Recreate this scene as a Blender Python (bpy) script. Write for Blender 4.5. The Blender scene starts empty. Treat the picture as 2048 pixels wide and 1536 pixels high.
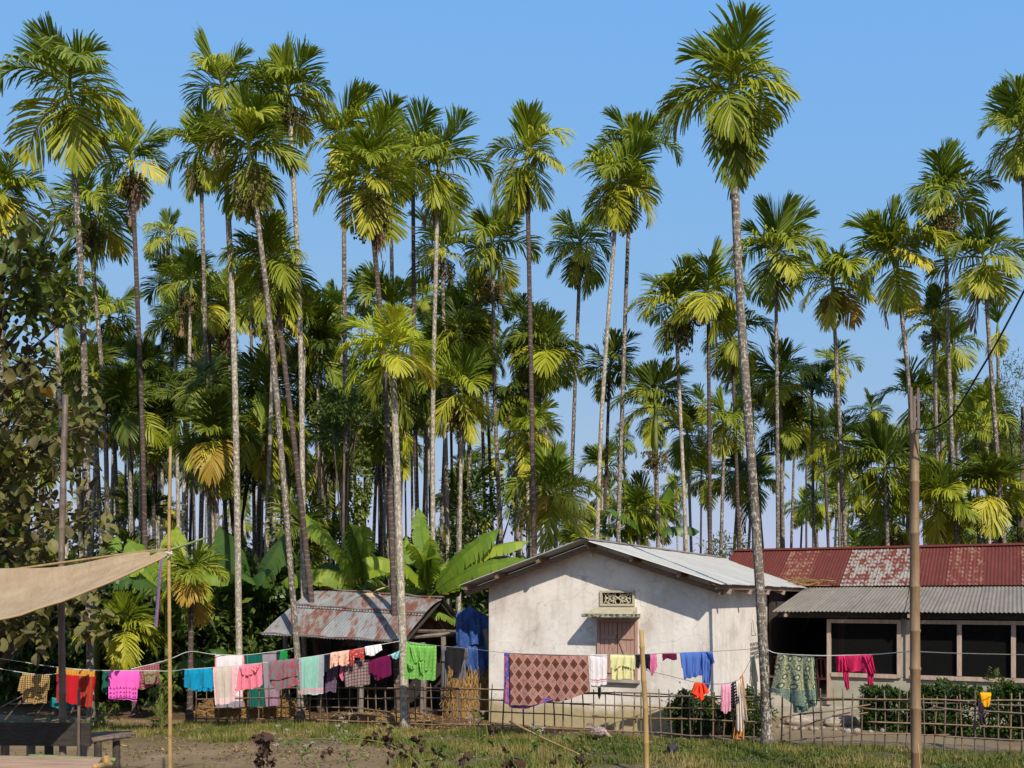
import bpy, math, random
import numpy as np
from mathutils import Vector, Matrix

random.seed(7)
rng = np.random.default_rng(7)
S = bpy.context.scene
COL = S.collection

# ------------------------------------------------------------------ camera, sky, sun, exposure
F, YH, H = 2000.0, 1195.0, 2.7            # focal length and horizon row of the 2048 px picture, eye height
cam_d = bpy.data.cameras.new('camera')
cam_d.sensor_width = 36.0
cam_d.lens = 36.0 * F / 2048.0
cam_d.shift_y = (YH - 768.0) / 2048.0
cam_d.clip_start = 0.1
cam_d.clip_end = 3000.0
cam = bpy.data.objects.new('camera', cam_d)
cam.location = (0, 0, H)
cam.rotation_euler = (math.pi / 2, 0, 0)
COL.objects.link(cam)
S.camera = cam

SUN_EL, SUN_AZ = math.radians(40), math.radians(20)     # sun stands behind the camera, to its right
wd = bpy.data.worlds.new('World')
S.world = wd
wd.use_nodes = True
wn = wd.node_tree
bg = wn.nodes['Background']
sky = wn.nodes.new('ShaderNodeTexSky')
sky.sky_type = 'NISHITA'
sky.sun_disc = False
sky.sun_elevation = SUN_EL
sky.sun_rotation = math.pi - SUN_AZ
sky.altitude = 0
sky.air_density = 1.0
sky.dust_density = 0.6
sky.ozone_density = 3.0
# the photograph's sky: clear saturated blue above, only gently paler towards the ground; the channels are graded evenly all round
sep = wn.nodes.new('ShaderNodeSeparateColor')
comb = wn.nodes.new('ShaderNodeCombineColor')
wn.links.new(sky.outputs['Color'], sep.inputs[0])
for ch, (gain, power) in enumerate(((1.48, .56), (3.10, .17), (7.9, -.16))):
    pw = wn.nodes.new('ShaderNodeMath'); pw.operation = 'POWER'
    ml_ = wn.nodes.new('ShaderNodeMath'); ml_.operation = 'MULTIPLY'
    wn.links.new(sep.outputs[ch], pw.inputs[0]); pw.inputs[1].default_value = power
    wn.links.new(pw.outputs[0], ml_.inputs[0]); ml_.inputs[1].default_value = gain
    wn.links.new(ml_.outputs[0], comb.inputs[ch])
wn.links.new(comb.outputs[0], bg.inputs['Color'])
bg.inputs['Strength'].default_value = 0.105

sun_d = bpy.data.lights.new('sun', 'SUN')
sun_d.energy = 4.5
sun_d.angle = math.radians(0.5)
sun_d.color = (1.0, 0.92, 0.80)
sun = bpy.data.objects.new('sun', sun_d)
sun_dir = Vector((-math.sin(SUN_AZ) * math.cos(SUN_EL), math.cos(SUN_AZ) * math.cos(SUN_EL), -math.sin(SUN_EL)))
sun.rotation_euler = sun_dir.to_track_quat('-Z', 'Y').to_euler()
sun.location = (6, -12, 14)
COL.objects.link(sun)

vs = S.view_settings
vs.view_transform = 'Standard'
vs.look = 'None'
vs.exposure = 0.3
vs.gamma = 1.0
vs.use_curve_mapping = False
S.cycles.max_bounces = 6
S.cycles.diffuse_bounces = 3
S.cycles.transparent_max_bounces = 8


# ------------------------------------------------------------------ helpers
def W(px, py, d):
    """the point that a pixel of the picture shows at distance d"""
    return Vector(((px - 1024) / F * d, d, H + (YH - py) / F * d))


def ground_d(py):
    return F * H / (py - YH)


class MB:
    def __init__(self):
        self.v, self.f, self.uv, self.mi = [], [], [], []

    def add(self, vs_, fs_, uvs=None, mi=0):
        o = len(self.v)
        self.v += [tuple(p) for p in vs_]
        for f in fs_:
            self.f.append(tuple(i + o for i in f))
            self.mi.append(mi)
        self.uv += list(uvs) if uvs is not None else [(0, 0)] * len(vs_)
        return self

    def box(self, c, s, rot=None, mi=0):
        x, y, z = s[0] / 2, s[1] / 2, s[2] / 2
        P = [Vector((i, j, k)) for i in (-x, x) for j in (-y, y) for k in (-z, z)]
        if rot is not None:
            P = [rot @ p for p in P]
        P = [p + Vector(c) for p in P]
        return self.add(P, [(0, 1, 3, 2), (4, 6, 7, 5), (0, 4, 5, 1), (2, 3, 7, 6), (0, 2, 6, 4), (1, 5, 7, 3)], mi=mi)

    def bar(self, a, b, w, h, mi=0):
        a, b = Vector(a), Vector(b)
        d = b - a
        q = d.to_track_quat('X', 'Z').to_matrix()
        return self.box((a + b) / 2, (d.length, w, h), q, mi)

    def tube(self, pts, rad, n=8, cap=True, mi=0):
        pts = [Vector(p) for p in pts]
        if not hasattr(rad, '__len__'):
            rad = [rad] * len(pts)
        V, Fc = [], []
        m = len(pts)
        ref = None
        for i, p in enumerate(pts):
            t = (pts[min(i + 1, m - 1)] - pts[max(i - 1, 0)])
            if t.length < 1e-9:
                t = Vector((0, 0, 1))
            t.normalize()
            if ref is None:
                ref = Vector((1, 0, 0)) if abs(t.x) < .8 else Vector((0, 1, 0))
            b = t.cross(ref).normalized()
            a = b.cross(t).normalized()
            ref = a
            for k in range(n):
                an = 2 * math.pi * k / n
                V.append(p + (a * math.cos(an) + b * math.sin(an)) * rad[i])
        for i in range(m - 1):
            for k in range(n):
                k2 = (k + 1) % n
                Fc.append((i * n + k, i * n + k2, (i + 1) * n + k2, (i + 1) * n + k))
        if cap:
            Fc.append(tuple(range(n))[::-1])
            Fc.append(tuple((m - 1) * n + k for k in range(n)))
        return self.add(V, Fc, mi=mi)

    def mesh(self, name, mats=(), smooth=False, uv=False):
        me = bpy.data.meshes.new(name)
        me.from_pydata(self.v, [], self.f)
        if not hasattr(mats, '__len__'):
            mats = (mats,)
        for m in mats:
            me.materials.append(m)
        if len(mats) > 1:
            me.polygons.foreach_set('material_index', self.mi)
        if smooth:
            me.polygons.foreach_set('use_smooth', [True] * len(me.polygons))
        if uv:
            l = me.uv_layers.new(name='UVMap')
            idx = np.zeros(len(me.loops), dtype=np.int32)
            me.loops.foreach_get('vertex_index', idx)
            l.data.foreach_set('uv', np.array(self.uv, dtype=np.float32)[idx].ravel())
        me.update()
        return me


def link(name, me, parent=None, loc=None, rot=None, scale=None):
    o = bpy.data.objects.new(name, me)
    COL.objects.link(o)
    if parent is not None:
        o.parent = parent
    if loc is not None:
        o.location = loc
    if rot is not None:
        o.rotation_euler = rot
    if scale is not None:
        o.scale = scale if hasattr(scale, '__len__') else (scale,) * 3
    return o


def tag(o, label=None, cat=None, group=None, kind=None):
    if label: o['label'] = label
    if cat: o['category'] = cat
    if group: o['group'] = group
    if kind: o['kind'] = kind
    return o


def empty(name, loc=(0, 0, 0), rz=0.0):
    o = link(name, None)
    o.location = loc
    o.rotation_euler = (0, 0, rz)
    o.empty_display_size = .2
    return o


# ------------------------------------------------------------------ materials
class NT:
    def __init__(self, name, rough=.8, spec=.3):
        self.m = bpy.data.materials.new(name)
        self.m.use_nodes = True
        self.t = self.m.node_tree
        self.p = self.t.nodes['Principled BSDF']
        self.p.inputs['Roughness'].default_value = rough
        self.p.inputs['Specular IOR Level'].default_value = spec
        self._obj = None

    def n(self, typ, **kw):
        nd = self.t.nodes.new(typ)
        for k, v in kw.items():
            setattr(nd, k, v)
        return nd

    def l(self, a, b):
        self.t.links.new(a, b)

    def put(self, sock, v):
        if isinstance(v, bpy.types.NodeSocket):
            self.l(v, sock)
        else:
            if sock.type == 'RGBA' and len(v) == 3:
                v = (*v, 1)
            sock.default_value = v

    def obj(self):
        """object coordinates, moved about by the object's own random number"""
        if self._obj is None:
            tc = self.n('ShaderNodeTexCoord')
            oi = self.n('ShaderNodeObjectInfo')
            ml = self.math('MULTIPLY', oi.outputs['Random'], 37.0)
            va = self.n('ShaderNodeVectorMath', operation='ADD')
            self.l(tc.outputs['Object'], va.inputs[0])
            self.l(ml, va.inputs[1])
            self._obj = va.outputs[0]
        return self._obj

    def uv(self):
        tc = self.n('ShaderNodeTexCoord')
        s = self.n('ShaderNodeSeparateXYZ')
        self.l(tc.outputs['UV'], s.inputs[0])
        return s.outputs['X'], s.outputs['Y']

    def xyz(self, vec=None):
        if vec is None:
            vec = self.n('ShaderNodeTexCoord').outputs['Object']
        s = self.n('ShaderNodeSeparateXYZ')
        self.l(vec, s.inputs[0])
        return s.outputs

    def math(self, op, a, b=None, c=None, clamp=False):
        nd = self.n('ShaderNodeMath', operation=op)
        nd.use_clamp = clamp
        self.put(nd.inputs[0], a)
        if b is not None: self.put(nd.inputs[1], b)
        if c is not None: self.put(nd.inputs[2], c)
        return nd.outputs[0]

    def mix(self, fac, a, b, mode='MIX'):
        nd = self.n('ShaderNodeMix', data_type='RGBA', blend_type=mode)
        self.put(nd.inputs[0], fac)
        self.put(nd.inputs[6], a)
        self.put(nd.inputs[7], b)
        return nd.outputs[2]

    def noise(self, scale=5, detail=5, rough=.6, vec=None, stretch=None, dist=0.0):
        nd = self.n('ShaderNodeTexNoise')
        nd.inputs['Scale'].default_value = scale
        nd.inputs['Detail'].default_value = detail
        nd.inputs['Roughness'].default_value = rough
        nd.inputs['Distortion'].default_value = dist
        v = self.obj() if vec is None else vec
        if stretch:
            mp = self.n('ShaderNodeMapping')
            mp.inputs['Scale'].default_value = stretch
            self.l(v, mp.inputs['Vector'])
            v = mp.outputs[0]
        self.l(v, nd.inputs['Vector'])
        return nd.outputs['Fac']

    def ramp(self, fac, stops):
        nd = self.n('ShaderNodeValToRGB')
        e = nd.color_ramp.elements
        while len(e) < len(stops):
            e.new(.5)
        for i, (p, c) in enumerate(stops):
            e[i].position = p
            e[i].color = (*c, 1) if len(c) == 3 else c
        self.put(nd.inputs[0], fac)
        return nd.outputs[0]

    def step(self, x, a, b):
        nd = self.n('ShaderNodeMapRange')
        nd.interpolation_type = 'SMOOTHSTEP'
        self.put(nd.inputs['Value'], x)
        nd.inputs['From Min'].default_value = a
        nd.inputs['From Max'].default_value = b
        return nd.outputs[0]

    def bump(self, h, strength=.3, dist=.01):
        nd = self.n('ShaderNodeBump')
        nd.inputs['Strength'].default_value = strength
        nd.inputs['Distance'].default_value = dist
        self.l(h, nd.inputs['Height'])
        self.l(nd.outputs[0], self.p.inputs['Normal'])

    def col(self, c):
        self.put(self.p.inputs['Base Color'], c)
        return self.m


def mat(name, c1, c2=None, scale=6, rough=.8, bump=0.0, bscale=40, lo=.35, hi=.65, stretch=None, spec=.3, metal=0.0, bdist=.01):
    t = NT(name, rough, spec)
    t.p.inputs['Metallic'].default_value = metal
    if c2 is not None:
        t.col(t.ramp(t.noise(scale, stretch=stretch), [(lo, c1), (hi, c2)]))
    else:
        t.col(c1)
    if bump:
        t.bump(t.noise(bscale, 4, stretch=stretch), bump, bdist)
    return t.m


def leaf_mat(name, stops, rough=.48, spec=.25, trans=.22, island=True, tcol=1.7, noise=0.0):
    """foliage: colour differs from leaf to leaf (island) or from frond to frond (object random), some light passes through"""
    t = NT(name, rough, spec)
    if island:
        r = t.n('ShaderNodeNewGeometry').outputs['Random Per Island']
        r2 = t.n('ShaderNodeObjectInfo').outputs['Random']
        r = t.math('ADD', t.math('MULTIPLY', r, .75), t.math('MULTIPLY', r2, .25))
    else:
        r2 = t.n('ShaderNodeObjectInfo').outputs['Random']
        r = t.n('ShaderNodeNewGeometry').outputs['Random Per Island']
        r = t.math('ADD', t.math('MULTIPLY', r, .35), t.math('MULTIPLY', r2, .65))
    c = t.ramp(r, stops)
    if noise:
        c = t.mix(t.math('MULTIPLY', t.step(t.noise(noise), .5, .75), .6), c, tuple(x * .55 for x in stops[0][1]))
    t.col(c)
    tr = t.n('ShaderNodeBsdfTranslucent')
    mm = t.mix(1.0, c, (tcol, tcol, tcol * .6), 'MULTIPLY')
    t.l(mm, tr.inputs['Color'])
    ms = t.n('ShaderNodeMixShader')
    ms.inputs[0].default_value = trans
    out = t.t.nodes['Material Output']
    t.l(t.p.outputs[0], ms.inputs[1])
    t.l(tr.outputs[0], ms.inputs[2])
    t.l(ms.outputs[0], out.inputs['Surface'])
    return t.m


M = {}
M['frond_young'] = leaf_mat('frond_young', [(0, (.06, .10, .009)), (.5, (.13, .18, .012)), (1, (.25, .295, .02))], island=False)
M['frond_mature'] = leaf_mat('frond_mature', [(0, (.10, .145, .012)), (.5, (.21, .245, .016)), (1, (.36, .36, .024))], island=False)
M['frond_old'] = leaf_mat('frond_old', [(0, (.17, .20, .018)), (.5, (.31, .32, .026)), (.85, (.48, .43, .045)), (1, (.56, .42, .06))], island=False)
M['frond_lime'] = leaf_mat('frond_lime', [(0, (.22, .28, .016)), (.5, (.34, .38, .02)), (1, (.48, .46, .03))], island=False)
M['frond_gold'] = leaf_mat('frond_gold', [(0, (.28, .2, .03)), (1, (.5, .3, .04))], island=False)
M['frond_dead'] = leaf_mat('frond_dead', [(0, (.12, .075, .045)), (1, (.3, .2, .13))], island=False, rough=.8, spec=.1, trans=.1)
M['frond_deep'] = leaf_mat('frond_deep', [(0, (.04, .068, .010)), (.6, (.10, .135, .013)), (1, (.23, .25, .02))], island=False)
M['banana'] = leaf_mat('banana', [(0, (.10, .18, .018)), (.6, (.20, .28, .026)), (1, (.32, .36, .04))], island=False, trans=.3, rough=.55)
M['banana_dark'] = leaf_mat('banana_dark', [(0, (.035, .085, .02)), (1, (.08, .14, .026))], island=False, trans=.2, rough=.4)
M['banana_edge'] = leaf_mat('banana_edge', [(0, (.35, .25, .04)), (1, (.3, .14, .05))], island=True, trans=.3)
M['teak_green'] = leaf_mat('teak_green', [(0, (.055, .075, .014)), (.6, (.095, .12, .02)), (1, (.16, .17, .028))], trans=.25, noise=9)
M['teak_brown'] = leaf_mat('teak_brown', [(0, (.08, .055, .03)), (.3, (.10, .10, .03)), (.7, (.17, .155, .05)), (.9, (.20, .16, .07)), (1, (.16, .085, .06))], rough=.6, spec=.25, trans=.15, noise=9)
M['teak_yellow'] = leaf_mat('teak_yellow', [(0, (.45, .26, .03)), (1, (.4, .2, .04))], trans=.2)
M['leaf_dark'] = leaf_mat('leaf_dark', [(0, (.016, .034, .008)), (.6, (.04, .07, .012)), (1, (.10, .14, .022))])
M['leaf_mid'] = leaf_mat('leaf_mid', [(0, (.03, .058, .012)), (.6, (.07, .105, .018)), (1, (.15, .19, .03))])
M['leaf_light'] = leaf_mat('leaf_light', [(0, (.07, .10, .02)), (.6, (.13, .17, .03)), (1, (.24, .26, .06))])
M['grass'] = leaf_mat('grass', [(0, (.06, .075, .02)), (.35, (.10, .125, .028)), (.6, (.16, .165, .045)), (.8, (.25, .2, .085)), (1, (.36, .28, .15))], spec=.2, rough=.7)
t = NT('turf_blades', .7, .15)
_r = t.n('ShaderNodeNewGeometry').outputs['Random Per Island']
_o = t.n('ShaderNodeTexCoord').outputs['Object']
_k = t.math('ADD', t.math('MULTIPLY', _r, .45), t.math('MULTIPLY', t.step(t.noise(.9, 4, .6, vec=_o), .33, .68), .55))
_c = t.ramp(_k, [(.05, (.05, .075, .012)), (.35, (.095, .12, .02)), (.6, (.16, .15, .035)), (.8, (.25, .19, .07)), (1, (.35, .26, .13))])
M['grass'] = t.col(_c)
M['dry_leaf'] = leaf_mat('dry_leaf', [(0, (.03, .018, .015)), (.6, (.07, .04, .03)), (1, (.13, .075, .045))], rough=.85, spec=.1, trans=.1)
M['straw'] = leaf_mat('straw', [(0, (.22, .13, .05)), (.6, (.38, .24, .09)), (1, (.5, .35, .16))], rough=.8, spec=.15, trans=.1)
M['flower'] = mat('flower', (.42, .38, .32), (.24, .19, .14), 60)


def trunk_mat(name, dark, mid, pale, amount):
    t = NT(name, .9, .15)
    v = t.obj()
    x, y, z = t.xyz(v)
    wob = t.noise(3, 2)
    ring = t.math('FRACT', t.math('ADD', t.math('MULTIPLY', z, 8.0), t.math('MULTIPLY', wob, 2.4)))
    scar = t.math('LESS_THAN', ring, .17)
    spots = t.noise(26, 4, .7, stretch=(1, 1, .45))
    lich = t.step(spots, amount, amount + .07)
    big = t.noise(2.2, 3, .6, stretch=(1, 1, .35))
    base = t.ramp(big, [(.3, dark), (.7, mid)])
    c = t.mix(t.math('MULTIPLY', t.math('MULTIPLY', scar, t.step(t.noise(5, 3), .35, .6)), .42), base, pale)
    c = t.mix(t.math('MULTIPLY', lich, .8), c, pale)
    h = t.math('SUBTRACT', t.math('ADD', spots, t.math('MULTIPLY', scar, .6)), 0)
    t.bump(h, .5, .012)
    return t.col(c)


M['trunk'] = trunk_mat('trunk', (.07, .055, .045), (.18, .148, .122), (.5, .46, .37), .535)
M['trunk_pale'] = trunk_mat('trunk_pale', (.17, .14, .11), (.29, .245, .19), (.54, .5, .4), .5)
M['trunk_dark'] = trunk_mat('trunk_dark', (.05, .034, .03), (.10, .07, .06), (.33, .30, .25), .64)
M['crownshaft'] = mat('crownshaft', (.09, .13, .02), (.16, .18, .05), 4, rough=.5)
M['nuts'] = leaf_mat('nuts', [(0, (.05, .04, .015)), (.5, (.12, .10, .03)), (1, (.2, .15, .05))], rough=.6, trans=0.02)
M['bark'] = mat('bark', (.06, .045, .035), (.13, .10, .08), 8, rough=.95, bump=.5, bscale=20, stretch=(1, 1, .3))


def bamboo_mat(name, a, b, ring):
    t = NT(name, .55, .35)
    x, y, z = t.xyz(t.n('ShaderNodeTexCoord').outputs['Object'])
    c = t.ramp(t.noise(3, 5, stretch=(6, 6, .8)), [(.3, a), (.7, b)])
    c = t.mix(t.math('MULTIPLY', t.step(t.noise(14, 4), .55, .75), .5), c, tuple(v * .45 for v in a))
    return t.col(c)


M['bamboo'] = bamboo_mat('bamboo', (.29, .18, .065), (.40, .27, .11), .4)
M['bamboo_brown'] = bamboo_mat('bamboo_brown', (.15, .09, .045), (.25, .16, .085), .4)
M['bamboo_grey'] = bamboo_mat('bamboo_grey', (.075, .055, .04), (.18, .135, .10), .4)
M['bamboo_green'] = bamboo_mat('bamboo_green', (.10, .16, .05), (.2, .25, .09), .4)
M['bamboo_node'] = mat('bamboo_node', (.16, .09, .04), (.34, .24, .14), 30)
M['bamboo_black'] = mat('bamboo_black', (.035, .03, .025), (.07, .055, .045), 9, rough=.85, bump=.3)

# plaster of the gable house: off-white lime wash, grey patches, olive splash zone near the ground
t = NT('plaster', .95, .1)
o = t.n('ShaderNodeTexCoord').outputs['Object']
x, y, z = t.xyz(o)
blot = t.noise(1.1, 6, .62, vec=o)
fine = t.noise(9, 6, .7, vec=o)
c = t.ramp(blot, [(.30, (.50, .445, .39)), (.44, (.65, .59, .53)), (.58, (.72, .665, .60)), (.72, (.80, .755, .70))])
c = t.mix(t.math('MULTIPLY', t.step(fine, .50, .70), .4), c, (.44, .395, .345))
streak = t.noise(6, 4, .6, vec=o, stretch=(1, 1, .12))
c = t.mix(t.math('MULTIPLY', t.step(streak, .52, .74), .45), c, (.45, .40, .34))
peel = t.noise(2.6, 7, .72, vec=o, dist=.6)
c = t.mix(t.math('MULTIPLY', t.step(peel, .56, .63), .6), c, (.74, .71, .66))
crack = t.n('ShaderNodeTexVoronoi'); crack.feature = 'DISTANCE_TO_EDGE'
crack.inputs['Scale'].default_value = .9
wv_ = t.n('ShaderNodeVectorMath', operation='ADD'); t.l(o, wv_.inputs[0])
nzv = t.n('ShaderNodeTexNoise'); nzv.inputs['Scale'].default_value = 2.0; t.l(o, nzv.inputs['Vector']); t.l(nzv.outputs['Color'], wv_.inputs[1])
t.l(wv_.outputs[0], crack.inputs['Vector'])
c = t.mix(t.math('MULTIPLY', t.math('LESS_THAN', crack.outputs['Distance'], .006), .35), c, (.2, .18, .15))
low = t.math('ADD', z, t.math('MULTIPLY', t.math('SUBTRACT', blot, .5), .5))
c = t.mix(t.math('SUBTRACT', 1.0, t.step(low, .34, .62)), c, t.ramp(fine, [(.3, (.33, .27, .15)), (.7, (.44, .36, .22))]))
t.bump(t.noise(30, 5, .7, vec=o), .25, .01)
M['plaster'] = t.col(c)
M['plaster_olive'] = mat('plaster_olive', (.26, .25, .19), (.36, .34, .27), 2.5, rough=.95, bump=.25, bscale=25)
M['cement'] = mat('cement', (.27, .25, .2), (.4, .37, .31), 3, rough=.95, bump=.3, bscale=30)
M['cement_moss'] = mat('cement_moss', (.36, .32, .21), (.45, .41, .3), 8, rough=.95, bump=.3)
M['mossy_edge'] = mat('mossy_edge', (.05, .05, .03), (.38, .36, .27), 14, rough=.95, lo=.42, hi=.6, bump=.5)
M['shutter'] = mat('shutter', (.34, .20, .155), (.44, .28, .22), 3, rough=.8, stretch=(14, 14, 1), bump=.2, bscale=8)
M['shutter_groove'] = mat('shutter_groove', (.16, .09, .075))
M['frame_wood'] = mat('frame_wood', (.30, .22, .17), (.43, .33, .26), 3, rough=.8, stretch=(8, 8, 1.2), bump=.2)
M['raw_wood'] = mat('raw_wood', (.14, .09, .06), (.24, .16, .11), 4, rough=.9, stretch=(2, 9, 9))
M['dark_wood'] = mat('dark_wood', (.025, .021, .018), (.05, .04, .034), 4, rough=.85, stretch=(1, 8, 8), bump=.2)
M['grey_wood'] = mat('grey_wood', (.13, .11, .09), (.26, .22, .17), 4, rough=.9, stretch=(9, 9, 1), bump=.3)
M['interior'] = mat('interior', (.035, .027, .022), (.055, .042, .036), 2, rough=.95)  # near-black: the rooms' shade is put into the wall colour
M['chair'] = mat('chair', (.16, .05, .04), (.19, .06, .05), 5, rough=.45, spec=.5)
M['stone'] = mat('stone', (.2, .165, .13), (.38, .33, .27), 5, rough=.95, bump=.4)
M['rope'] = mat('rope', (.42, .44, .38), (.6, .6, .52), 30)
M['rope_dark'] = mat('rope_dark', (.12, .12, .11), (.2, .2, .18), 30)
M['cable'] = mat('cable', (.012, .012, .014), rough=.5)


def tin(name, a, b, rust, lo, hi, scale=3.0, metal=.15, rough=.55, stretch=(1, 1, 1), spec=.3):
    t = NT(name, rough, spec)
    t.p.inputs['Metallic'].default_value = metal
    v = t.obj()
    c = t.ramp(t.noise(1.2, 4, stretch=(3, .5, 1)), [(.3, a), (.7, b)])
    rs = t.noise(scale, 6, .68, stretch=stretch)
    c = t.mix(t.step(rs, lo, hi), c, rust)
    dirt = t.noise(7, 5, .7, stretch=(2.2, .4, 1))
    c = t.mix(t.math('MULTIPLY', t.step(dirt, .5, .75), .35), c, (.10, .085, .07))
    return t.col(c)


M['tin_white'] = tin('tin_white', (.36, .345, .31), (.50, .48, .43), (.34, .28, .22), .62, .8, stretch=(2, .4, 1), metal=0)
M['tin_grey'] = tin('tin_grey', (.17, .145, .115), (.24, .205, .165), (.14, .10, .07), .56, .75, metal=0, rough=.75)
M['tin_blue'] = tin('tin_blue', (.20, .205, .205), (.30, .305, .30), (.19, .075, .045), .47, .66, stretch=(1.6, .3, 1))
M['tin_rust'] = tin('tin_rust', (.21, .195, .18), (.28, .27, .25), (.18, .065, .04), .40, .60, stretch=(1.8, .25, 1))
M['tin_edge'] = tin('tin_edge', (.16, .12, .10), (.24, .2, .18), (.2, .06, .04), .5, .6)
M['tin_red'] = tin('tin_red', (.10, .026, .021), (.135, .035, .028), (.19, .06, .04), .58, .74, metal=0, rough=.85, spec=.1)


def worn(name, under, th):
    """red paint left in rows between the worn crests of the corrugation"""
    t = NT(name, .85, .1)
    o = t.n('ShaderNodeTexCoord').outputs['Object']
    x, y, z = t.xyz(o)
    w1 = t.math('SINE', t.math('MULTIPLY', x, 2 * math.pi / .16))
    w2 = t.math('SINE', t.math('MULTIPLY', y, 2 * math.pi / .26))
    nz = t.noise(4.0, 6, .72, stretch=(1.6, .45, 1))
    k = t.math('ADD', t.math('MULTIPLY', t.math('ADD', t.math('MULTIPLY', w1, w2), t.math('MULTIPLY', w2, .8)), .05), nz)
    c = t.mix(t.step(k, th, th + .10), (.135, .035, .029), under)
    fine = t.noise(18, 4, .7)
    c = t.mix(t.math('MULTIPLY', t.step(fine, .5, .7), .4), c, (.26, .09, .06))
    return t.col(c)


M['tin_worn'] = worn('tin_worn', (.22, .125, .085), .5)
M['tin_bare'] = worn('tin_bare', (.26, .25, .215), .45)


# ------------------------------------------------------------------ the ground
def G(px, py):
    d = ground_d(py)
    return Vector(((px - 1024) / F * d, d, 0))


FENCE = [G(388, 1446), G(700, 1452), G(1000, 1466), G(1300, 1481), G(1528, 1491), G(1560, 1492), G(1800, 1500), G(2075, 1510)]


def fence_y(x):
    P = FENCE
    for a, b in zip(P[:-1], P[1:]):
        if x <= b.x or b is P[-1]:
            return a.y + (b.y - a.y) * (x - a.x) / (b.x - a.x)


def ground_z(x, y):
    e = max(0.0, min(1.0, (11.0 - y) / 7.0))
    e = e * e * (3 - 2 * e) * 1.0
    n = .025 * math.sin(x * 1.7 + y * .6) * math.cos(y * 1.3 - x * .4)
    far = max(0.0, y - 60) * 0.0
    return e + n + far - (.0 if y < 60 else 0)


xs = [-900, -400, -150, -70, -40, -25] + [round(-18 + .6 * i, 3) for i in range(61)] + [25, 40, 70, 150, 400, 900]
ys = [-60, -20, -5, 0] + [round(1.5 + .6 * i, 3) for i in range(50)] + [34, 42, 55, 75, 110, 180, 320, 600, 1200, 2400]
gb = MB()
gb.add([(x, y, ground_z(x, y)) for y in ys for x in xs],
       [(j * len(xs) + i, j * len(xs) + i + 1, (j + 1) * len(xs) + i + 1, (j + 1) * len(xs) + i) for j in range(len(ys) - 1) for i in range(len(xs) - 1)])
t = NT('soil', .95, .1)
o = t.n('ShaderNodeTexCoord').outputs['Object']
x, y, z = t.xyz(o)
n1 = t.noise(.9, 6, .65, vec=o)
n2 = t.noise(7, 6, .7, vec=o)
n3 = t.noise(40, 3, .7, vec=o)
yard = t.ramp(n1, [(.3, (.14, .096, .052)), (.5, (.20, .14, .078)), (.7, (.27, .195, .115))])
yard = t.mix(t.math('MULTIPLY', t.step(n2, .5, .7), .5), yard, (.30, .22, .13))
swept = t.ramp(n1, [(.3, (.17, .125, .075)), (.7, (.25, .19, .12))])
turf = t.ramp(n2, [(.35, (.07, .06, .028)), (.5, (.12, .096, .048)), (.65, (.21, .15, .09))])
litter = t.ramp(n2, [(.35, (.05, .032, .02)), (.6, (.15, .085, .045)), (.75, (.22, .13, .06))])
wobble = t.math('MULTIPLY', t.math('SUBTRACT', n1, .5), 1.6)
xx = t.math('ADD', x, wobble)
yy = t.math('ADD', y, wobble)
c = t.mix(t.step(xx, -2.6, -1.2), yard, turf)                                   # yard to the left, turf to the right
strip = t.math('MULTIPLY', t.step(yy, 18.2, 18.8), t.math('SUBTRACT', 1.0, t.step(yy, 20.2, 20.9)))
c = t.mix(t.math('MULTIPLY', strip, .9), c, turf)                               # a strip of grass before the fence
fl = t.math('ADD', t.math('MULTIPLY', x, -.27), 19.85)                          # behind the fence line
behind = t.step(t.math('SUBTRACT', y, fl), -.05, .35)
c = t.mix(behind, c, t.mix(t.step(x, -1.0, 1.5), litter, swept))
c = t.mix(t.math('MULTIPLY', t.step(n3, .58, .7), .35), c, (.24, .19, .14))
t.bump(t.math('ADD', n2, t.math('MULTIPLY', n3, .5)), .7, .04)
M['soil'] = t.col(c)
tag(link('ground', gb.mesh('ground', M['soil'], smooth=True)), 'bare brown earth with worn turf running back under the palms', 'ground', kind='structure')

# ------------------------------------------------------------------ the two houses share one set of axes
TH = .467
HO = Vector((1.390, 20.06, 0))
cu, su = math.cos(TH), math.sin(TH)


def on_plane(px, py, ly):
    """local x and z, on the plane local y = ly of the houses, of the point that a pixel shows"""
    r = Vector(((px - 1024) / F, 1, (YH - py) / F))
    v = Vector((su, cu, 0))
    k = (HO + v * ly).dot(v) / r.dot(v)
    p = r * k
    q = p - HO
    return q.x * cu - q.y * su, p.z + H


def corrugated(width, length, pitch=.0762, amp=.011, rows=3, sag=0.0, bow=0.0):
    """sheet in its own xy plane, ribs along y"""
    b = MB()
    n = int(round(width / pitch)) * 4
    V = []
    for j in range(rows):
        yv = length * j / (rows - 1)
        for i in range(n + 1):
            xv = width * i / n
            V.append((xv, yv, amp * math.cos(2 * math.pi * xv / pitch) + sag * math.sin(math.pi * j / (rows - 1)) + bow * (j / (rows - 1)) ** 2))
    Fc = [(j * (n + 1) + i, j * (n + 1) + i + 1, (j + 1) * (n + 1) + i + 1, (j + 1) * (n + 1) + i) for j in range(rows - 1) for i in range(n)]
    return b.add(V, Fc)


def frame_mat4(o, ex, ey):
    ex = Vector(ex).normalized()
    ey = Vector(ey).normalized()
    ez = ex.cross(ey).normalized()
    m = Matrix.Identity(4)
    for i, a in enumerate((ex, ey, ez)):
        for r in range(3):
            m[r][i] = a[r]
    m.translation = Vector(o)
    return m


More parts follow.
